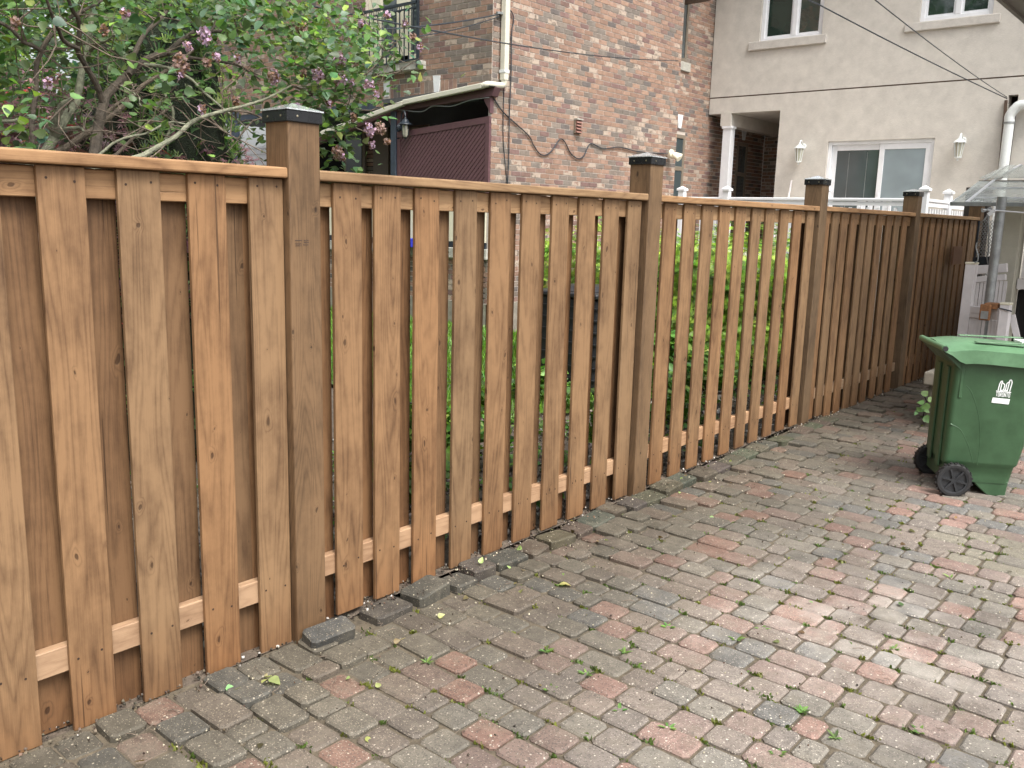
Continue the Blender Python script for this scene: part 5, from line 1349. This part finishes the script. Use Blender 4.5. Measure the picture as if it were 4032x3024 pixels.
# ---- background broad-leaved trees and shrubs
def bush(name, label, c, size, n, leaf, col, yel=None, cat='tree', trunk=True, lo=-.9, mat=None, fillr=.35):
    o = empty(name, (c[0],c[1],0), label=label, cat=cat)
    if trunk: MB().tube(catmull([(0,0,-.1),(.1,0,c[2]*.4),(0,.1,c[2])],4), [.16]*5+[.1]*4, 8).obj('trunk', M['barkdark'], o, smooth=True)
    nb = max(6, n//220); cen = []
    for _ in range(nb):
        v = rng.normal(size=3); v /= np.linalg.norm(v); 
        if v[2] < lo: v[2] = -v[2]
        cen.append(v*rng.uniform(fillr,1))
    cen = np.array(cen); idx = rng.integers(0,nb,n); pos = (cen[idx]+rng.normal(0,.17,(n,3)))*np.array(size)+np.array([0,0,c[2]])
    pos[:,2] = np.maximum(pos[:,2], .05)
    cc = leafcols(n, col, .3)
    if yel: y_ = rng.random(n) < .25; cc[y_] = leafcols(y_.sum(), yel, .2)
    up = cen[idx]*.5+np.array([.2,-.2,.9]); scatter('crown' if trunk else 'foliage', *LT, pos, rots(n, up, .6), rng.uniform(leaf*.7,leaf*1.3,n), cc, mat or M['leaf'], o, kind='stuff')
    return o
bush('leafy_tree', 'bright green leafy tree beyond the lilac at the far left', (-11.5,1.6,3.6), (2.4,2.6,2.6), 9000, .10, (.17,.28,.08), (.36,.48,.14))
bush('leafy_tree', 'mid-green leafy tree filling the background behind the arborvitae', (-12.6,5.2,3.8), (2.2,2.2,2.7), 9000, .10, (.13,.22,.07), (.26,.36,.11))
bush('leafy_tree', 'tall leafy tree in the upper left background', (-10.2,-1.2,3.6), (2.4,2.2,2.6), 7000, .10, (.13,.23,.07), (.30,.42,.12))
bush('shrub', 'dark green shrub in the shade under the lilac stems', (-6.6,1.1,.9), (.9,1.2,1.0), 3500, .06, (.10,.18,.06), (.2,.3,.08), 'shrub', False)
# ---- yew hedge
hd = empty('yew_hedge', (-4.9,8.6,0), label='bright yellow-green yew hedge behind the second and third fence panels', cat='hedge')
ND = []; NF = []
for k in range(9):
    a = R(-80+20*k); b_ = len(ND); dx, dy = math.sin(a)*.8, math.cos(a); ND += [(0,0,0),(dx*.5+.06*dy,dy*.5-.06*dx,.03),(dx,dy,.06*(k%3)),(dx*.5-.06*dy,dy*.5+.06*dx,.03)]; NF.append((b_,b_+1,b_+2,b_+3))
n = 15000
hx0, hx1 = -6.3, -3.75; hy0, hy1 = 7.75, 10.4
u = rng.random(n); face = rng.random(n)
pos = np.zeros((n,3)); nrm = np.zeros((n,3))
top = onY(2700,985,8.3).z
fm = face < .42; pos[fm] = np.stack([rng.uniform(hx0,hx1,fm.sum()), np.full(fm.sum(),hy0), rng.uniform(.2,top,fm.sum())],1); nrm[fm] = [0,-1,.2]
sm = (face >= .42)&(face < .78); pos[sm] = np.stack([np.full(sm.sum(),hx1), rng.uniform(hy0,hy1,sm.sum()), rng.uniform(.2,top,sm.sum())],1); nrm[sm] = [1,0,.2]
tm = face >= .78; pos[tm] = np.stack([rng.uniform(hx0,hx1,tm.sum()), rng.uniform(hy0,hy1,tm.sum()), np.full(tm.sum(),top)],1); nrm[tm] = [0,0,1]
wob = .10*np.sin(pos[:,0]*7)+.10*np.sin(pos[:,1]*6+1)+.09*np.sin(pos[:,2]*9+pos[:,0]*4)
pos += nrm*(wob[:,None]+rng.normal(0,.05,(n,1)))-nrm*(rng.random((n,1))<.3)*.12
c = leafcols(n, (.13,.23,.04), .35); br_ = rng.random(n) < .6; c[br_] = leafcols(br_.sum(), (.34,.50,.07), .22)
scatter('foliage', ND, NF, pos-np.array([-4.9,8.6,0]), rots(n, nrm+np.array([0,0,.3]), .5), rng.uniform(.045,.08,n), c, M['needle'], hd, kind='stuff')
MB().box((hx0+.3+4.9,hy0+.32-8.6,.1),(hx1-.32+4.9,hy1-.1-8.6,top-.3)).obj('shade_core', simple('hedge_shade', (.012,.017,.006), .95, noise=.6, scale=20, bmp=.03), hd)  # dark box within the needles paints the hedge's inner shade
# ---- garden plants near the fence (seen through gaps)
k = 0
lbls = ['leafy green climber just behind the third fence panel','low green perennial behind the second fence panel near the first tall post','broad-leaved weed clump behind the middle of the second panel','pale green seedling clump behind the third panel','green perennial at the foot of the yew hedge','ground-hugging plant beside the black composter']
for (x, y, z, s3, nn, lf_) in ((-3.25,4.95,.55,(.13,.16,.75),900,.05),(-3.5,3.3,.35,(.25,.3,.4),500,.06),(-3.9,4.2,.25,(.4,.4,.3),500,.07),(-3.6,6.2,.25,(.3,.5,.25),450,.06),(-4.1,7.2,.3,(.7,.4,.35),900,.07),(-4.6,5.9,.25,(.4,.3,.25),350,.07)):
    bush('garden_plant', lbls[k], (x,y,z), s3, nn, lf_, (.10,.20,.04), (.25,.38,.07), 'plant', False); k += 1
# grass
n = 26000; GT = ([(-.12,0,0),(.12,0,0),(.05,.25,.6),(0,.45,1.0)], [(0,1,2,3)])
pos = np.stack([rng.uniform(-12,-4.4,n), rng.uniform(5.2,9.25,n), np.full(n,.09)],1); pos[:,2] = .07+.05*np.clip((pos[:,1]-5)/4,0,1)
rt = rots(n, np.tile([0,0,1.0],(n,1)), .25)
scatter('grass', *GT, pos, rt, rng.uniform(.05,.11,n), leafcols(n,(.13,.26,.035),.3), M['leaf'], kind='stuff', label='short green lawn grass between the brick house and the fence', cat='grass')
n = 7000; pos = np.stack([rng.uniform(-5.5,-2.95,n), rng.uniform(2.2,9,n)**1.0, np.full(n,.06)],1); keep = (np.sin(pos[:,0]*5+pos[:,1]*3)+np.sin(pos[:,1]*7-pos[:,0]*2) > .2); pos = pos[keep]; n = len(pos)
scatter('ground_cover', *LT, pos+np.array([0,0,.03]), rots(n, np.tile([0,0,1.0],(n,1)), .45), rng.uniform(.025,.06,n), leafcols(n,(.11,.21,.04),.3), M['leaf'], kind='stuff', label='patchy low weeds over the garden soil behind the fence', cat='ground cover')
# gravel and mulch bits
PB_ = ([(-.5,-.4,-.3),(.5,-.35,-.3),(.45,.4,-.3),(-.4,.45,-.3),(-.3,-.25,.3),(.3,-.25,.35),(.25,.3,.3),(-.3,.25,.25)], [(4,5,6,7),(0,1,5,4),(1,2,6,5),(2,3,7,6),(3,0,4,7)])
n = 9000; pos = np.stack([-2.86-rng.random(n)**1.5*2.2, rng.uniform(.6,11,n), np.full(n,.055)],1)
c = leafcols(n,(.20,.18,.16),.5,.06); w0 = rng.random(n) < .12; c[w0] = [.55,.52,.47]
scatter('gravel', *PB_, pos, rots(n), rng.uniform(.01,.034,n), c, M['pebble'], kind='stuff', label='grey gravel and mulch on the soil along the back of the fence', cat='gravel')
n = 2600; yy = rng.uniform(.6,11.5,n); pos = np.stack([rng.uniform(-2.86,-2.70,n), yy, np.array([gh(-2.7,v) for v in yy])+.002+np.where((yy>2.3)&(yy<7.3),.028,0.0)],1)
c = leafcols(n,(.09,.07,.05),.5,.08); w0 = rng.random(n) < .10; c[w0] = [.50,.47,.43]
scatter('foot_rubble', *PB_, pos, rots(n), rng.uniform(.004,.013,n), c, M['pebble'], kind='stuff', label='soil crumbs and pale grit packed under the foot of the fence', cat='rubble')
# composter
cb_ = onZ(2380,1560,.1); cxp, cyp = -4.95, 6.95
cp_ = empty('composter', (cxp,cyp,.05), label='black plastic compost bin behind the second fence panel', cat='composter')
MB().box((-.36,-.36,0),(.36,.36,.92)).obj('body', M['composter'], cp_, bevel=.02, seg=2)
for k in range(8): MB().box((-.37,-.375,.06+k*.11),(.375,.375,.075+k*.11)).obj('band', M['composter'], cp_)
MB().box((-.39,-.39,.925),(.39,.39,.97)).lathe([(.0,1.03),(.2,1.02),(.33,.971)],16).obj('lid', M['composter'], cp_, bevel=.01)
# blue crate on ledge
bc = onY(1624,965,HY-.2)
MB().box((-.3,-.1,-.06),(.05,.1,.07)).obj('blue_tub', M['blue'], loc=(bc.x,HY-.17,LZ+.02+.06), bevel=.01, label='small blue plastic tub on the stone ledge of the brick house', cat='tub')

# ---- driveway plants, moss and litter
def dz(x, y): return gh(x, y)
tuft = []
for (x, y, L) in pav:
    if not (-2.6 < x < .9 and .6 < y < 8.5): continue
    d = .85 if x > -2.1 else .35
    if y > 5.5: d *= .5
    for sx2, sy2 in ((-1,1),(-1,-1)):
        if random.random() < d*.55: tuft.append((x+sx2*L/2+random.gauss(0,.008), y+sy2*CP/2+random.gauss(0,.006)))
    if random.random() < d*.25: tuft.append((x+random.uniform(-.5,.5)*L, y+CP/2+random.gauss(0,.003)))
pos = []; cc = []; scs = []
for (x, y) in tuft:
    yel_ = random.random() < .55; nb_ = random.randint(8,20); sp_ = random.uniform(.005,.014); big = random.uniform(.5,1.35)
    for _ in range(nb_):
        pos.append((x+random.gauss(0,sp_*1.4), y+random.gauss(0,sp_*.7), dz(x,y)-.009)); scs.append(random.uniform(.008,.018)*big)
        b_ = (.17,.19,.035) if yel_ else (.10,.16,.035); k = random.uniform(.5,1.2); cc.append((b_[0]*k,b_[1]*k,b_[2]*k))
n = len(pos); MT = ([(-.3,0,0),(.3,0,0),(.15,.15,.8),(-.15,.2,.9)], [(0,1,2,3)])
scatter('moss', *MT, np.array(pos), rots(n, np.tile([0,0,1.0],(n,1)), .5), np.array(scs), np.array(cc), M['leaf'], kind='stuff', label='yellow-green moss and grass tufts in the joints between the pavers', cat='moss')
# moss line smears in joints
wd = [(2440,2790),(1680,2600),(3160,2800),(2630,2470),(3290,2900),(2170,2710),(2460,2565),(3000,2480),(2630,2860),(2310,2650),(3740,2290),(3520,2560),(2150,2560),(3060,2960),(3620,2880),(2900,2520)]
wl_ = {0:'nearest the bottom centre',}
names = ['in the joint below the grey-blue paver at bottom centre','in the joint of dark pavers left of centre','beside the pink paver at lower right','in the upper middle of the driveway','at the lower right edge of the picture','beside the small pink paver in the centre','growing as a star rosette in the centre','right of the centre among grey pavers','beside the lowest red paver','left of the bare twig in the centre','on the right below the green bin','between the grey and pink pavers at right','near the dark stones by the fence','at the bottom right of the driveway','low on the right-hand side','in the middle right of the driveway']
for (a, b_), nm in zip(wd, names):
    p = onZ(a, b_, gh(-1.5,3)); nl = random.randint(7,12); th = rng.uniform(0,2*np.pi,nl)
    z = np.stack([-.45*np.cos(th),-.45*np.sin(th),np.ones(nl)],1); z /= np.linalg.norm(z,axis=1)[:,None]
    y = np.stack([np.cos(th),np.sin(th),rng.uniform(.2,.9,nl)],1); y -= (y*z).sum(1)[:,None]*z; y /= np.linalg.norm(y,axis=1)[:,None]
    NT = ([(0,0,0),(.12,.3,.02),(.13,.65,.0),(0,1,-.08),(-.13,.65,.0),(-.12,.3,.02)], [(0,1,2,3),(0,3,4,5)])
    scatter('weed', *NT, np.zeros((nl,3)), np.stack([np.cross(y,z),y,z],2), rng.uniform(.018,.042,nl), leafcols(nl,(.13,.23,.06),.25), M['leaf'], loc=(p.x,p.y,gh(p.x,p.y)-.004), label='small green weed '+nm, cat='weed', group='weeds rooted in the paver joints')
# litter: twigs, crumbs, leaf scraps
tg = MB()
for _ in range(150):
    near = random.random() < .55
    x = random.uniform(-2.68,-2.3) if near else random.uniform(-2.3,.3); y = random.uniform(.9,6.5)
    a = random.uniform(0,math.pi); L = random.uniform(.015,.07); z = dz(x,y)+.006+(.05 if x < -2.6 and y > 2.3 else 0)
    p = [Vector((x+math.cos(a)*L*t, y+math.sin(a)*L*t, z+random.uniform(-.001,.006))) for t in (0,.5,1)]; p[1] += Vector((random.gauss(0,.006),random.gauss(0,.006),.003))
    tg.tube(p, random.uniform(.0008,.002), 4)
tg.obj('twig_litter', M['bark'], kind='stuff', label='thin twigs and straw scattered over the pavers along the fence', cat='litter')
n = 1500; x = np.where(rng.random(n)<.35, rng.uniform(-2.7,-2.4,n), rng.uniform(-2.4,.6,n)); y = rng.uniform(.8,7.5,n)
z = np.array([dz(a,b_) for a,b_ in zip(x,y)])+.004+np.where((x<-2.6)&(y>2.3),.052,0)
c = leafcols(n,(.07,.05,.035),.5); pl_ = rng.random(n) < .4; c[pl_] = [.5,.45,.33]
scatter('crumbs', *PB_, np.stack([x,y,z],1), rots(n), rng.uniform(.003,.009,n), c, M['pebble'], kind='stuff', label='dirt crumbs, seeds and specks lying on the pavers', cat='litter')
n = 90; x = np.where(rng.random(n)<.5, rng.uniform(-2.7,-2.35,n), rng.uniform(-2.4,.2,n)); y = rng.uniform(.9,6,n); z = np.array([dz(a,b_) for a,b_ in zip(x,y)])+.008+np.where((x<-2.6)&(y>2.3),.052,0)
c = leafcols(n,(.13,.10,.05),.4); g_ = rng.random(n) < .4; c[g_] = leafcols(g_.sum(),(.25,.33,.12),.3)
scatter('leaf_litter', *LT, np.stack([x,y,z],1), rots(n,np.tile([0,0,1.0],(n,1)),.35), rng.uniform(.012,.035,n), c, M['leaf'], kind='stuff', label='small fallen leaves and scraps on the pavers beside the fence', cat='litter')
for (a, b_), lb in (((910,2715),'pale green fallen leaf on the dark pavers below the first panel'),((1050,2660),'pair of pale green leaf scraps beside the edging stones'),((2215,2300),'wilted green stalk on the pavers beside the second post')):
    p = onZ(a,b_,.02); nl = 3
    scatter('fallen_leaf', *LT, rng.normal(0,.01,(nl,3))*np.array([1,1,.1]), rots(nl,np.tile([0,0,1.0],(nl,1)),.3), rng.uniform(.03,.05,nl), leafcols(nl,(.38,.45,.18),.15), M['leaf'], loc=(p.x,p.y,gh(p.x,p.y)+.012), label=lb, cat='leaf')
# seedling on the concrete step
vp = empty('seedling', onZ(3640,1500,.4), label='leafy green seedling hanging at the corner of the concrete step', cat='plant')
vpo = onY(3648,1600,sy0-.03); vp.location = vpo
MB().tube(catmull([onY(px,py,sy0-.04)-vpo for px,py in ((3632,1650),(3640,1620),(3650,1590),(3640,1560))],4), .004, 6).obj('stem', M['leaf'], vp)
ps_ = [(3632,1558,.055),(3652,1575,.05),(3640,1586,.045),(3625,1600,.06),(3640,1612,.05),(3638,1640,.06),(3660,1592,.05),(3612,1622,.03),(3628,1618,.04)]
pos = np.array([tuple(onY(a,b_,sy0-.05-random.uniform(0,.05))-vpo) for a,b_,_ in ps_])
scatter('leaf', *LT, pos, rots(len(ps_), np.tile([.3,-.9,.6],(len(ps_),1)), .35), np.array([s_*1.3 for *_,s_ in ps_]), leafcols(len(ps_),(.17,.30,.10),.15), M['leaf'], vp)

# ---- trees behind the viewer: they are what the upper windows mirror
for (x, y, lb) in ((-9,-20,'large tree across the street behind the viewer, left'),(2,-24,'large tree across the street behind the viewer, right'),(-18,-16,'large tree across the street behind the viewer, far left')):
    bush('street_tree', lb, (x,y,9.5), (5.5,3.6,8.0), 6000, .42, (.05,.10,.03), (.10,.17,.04))
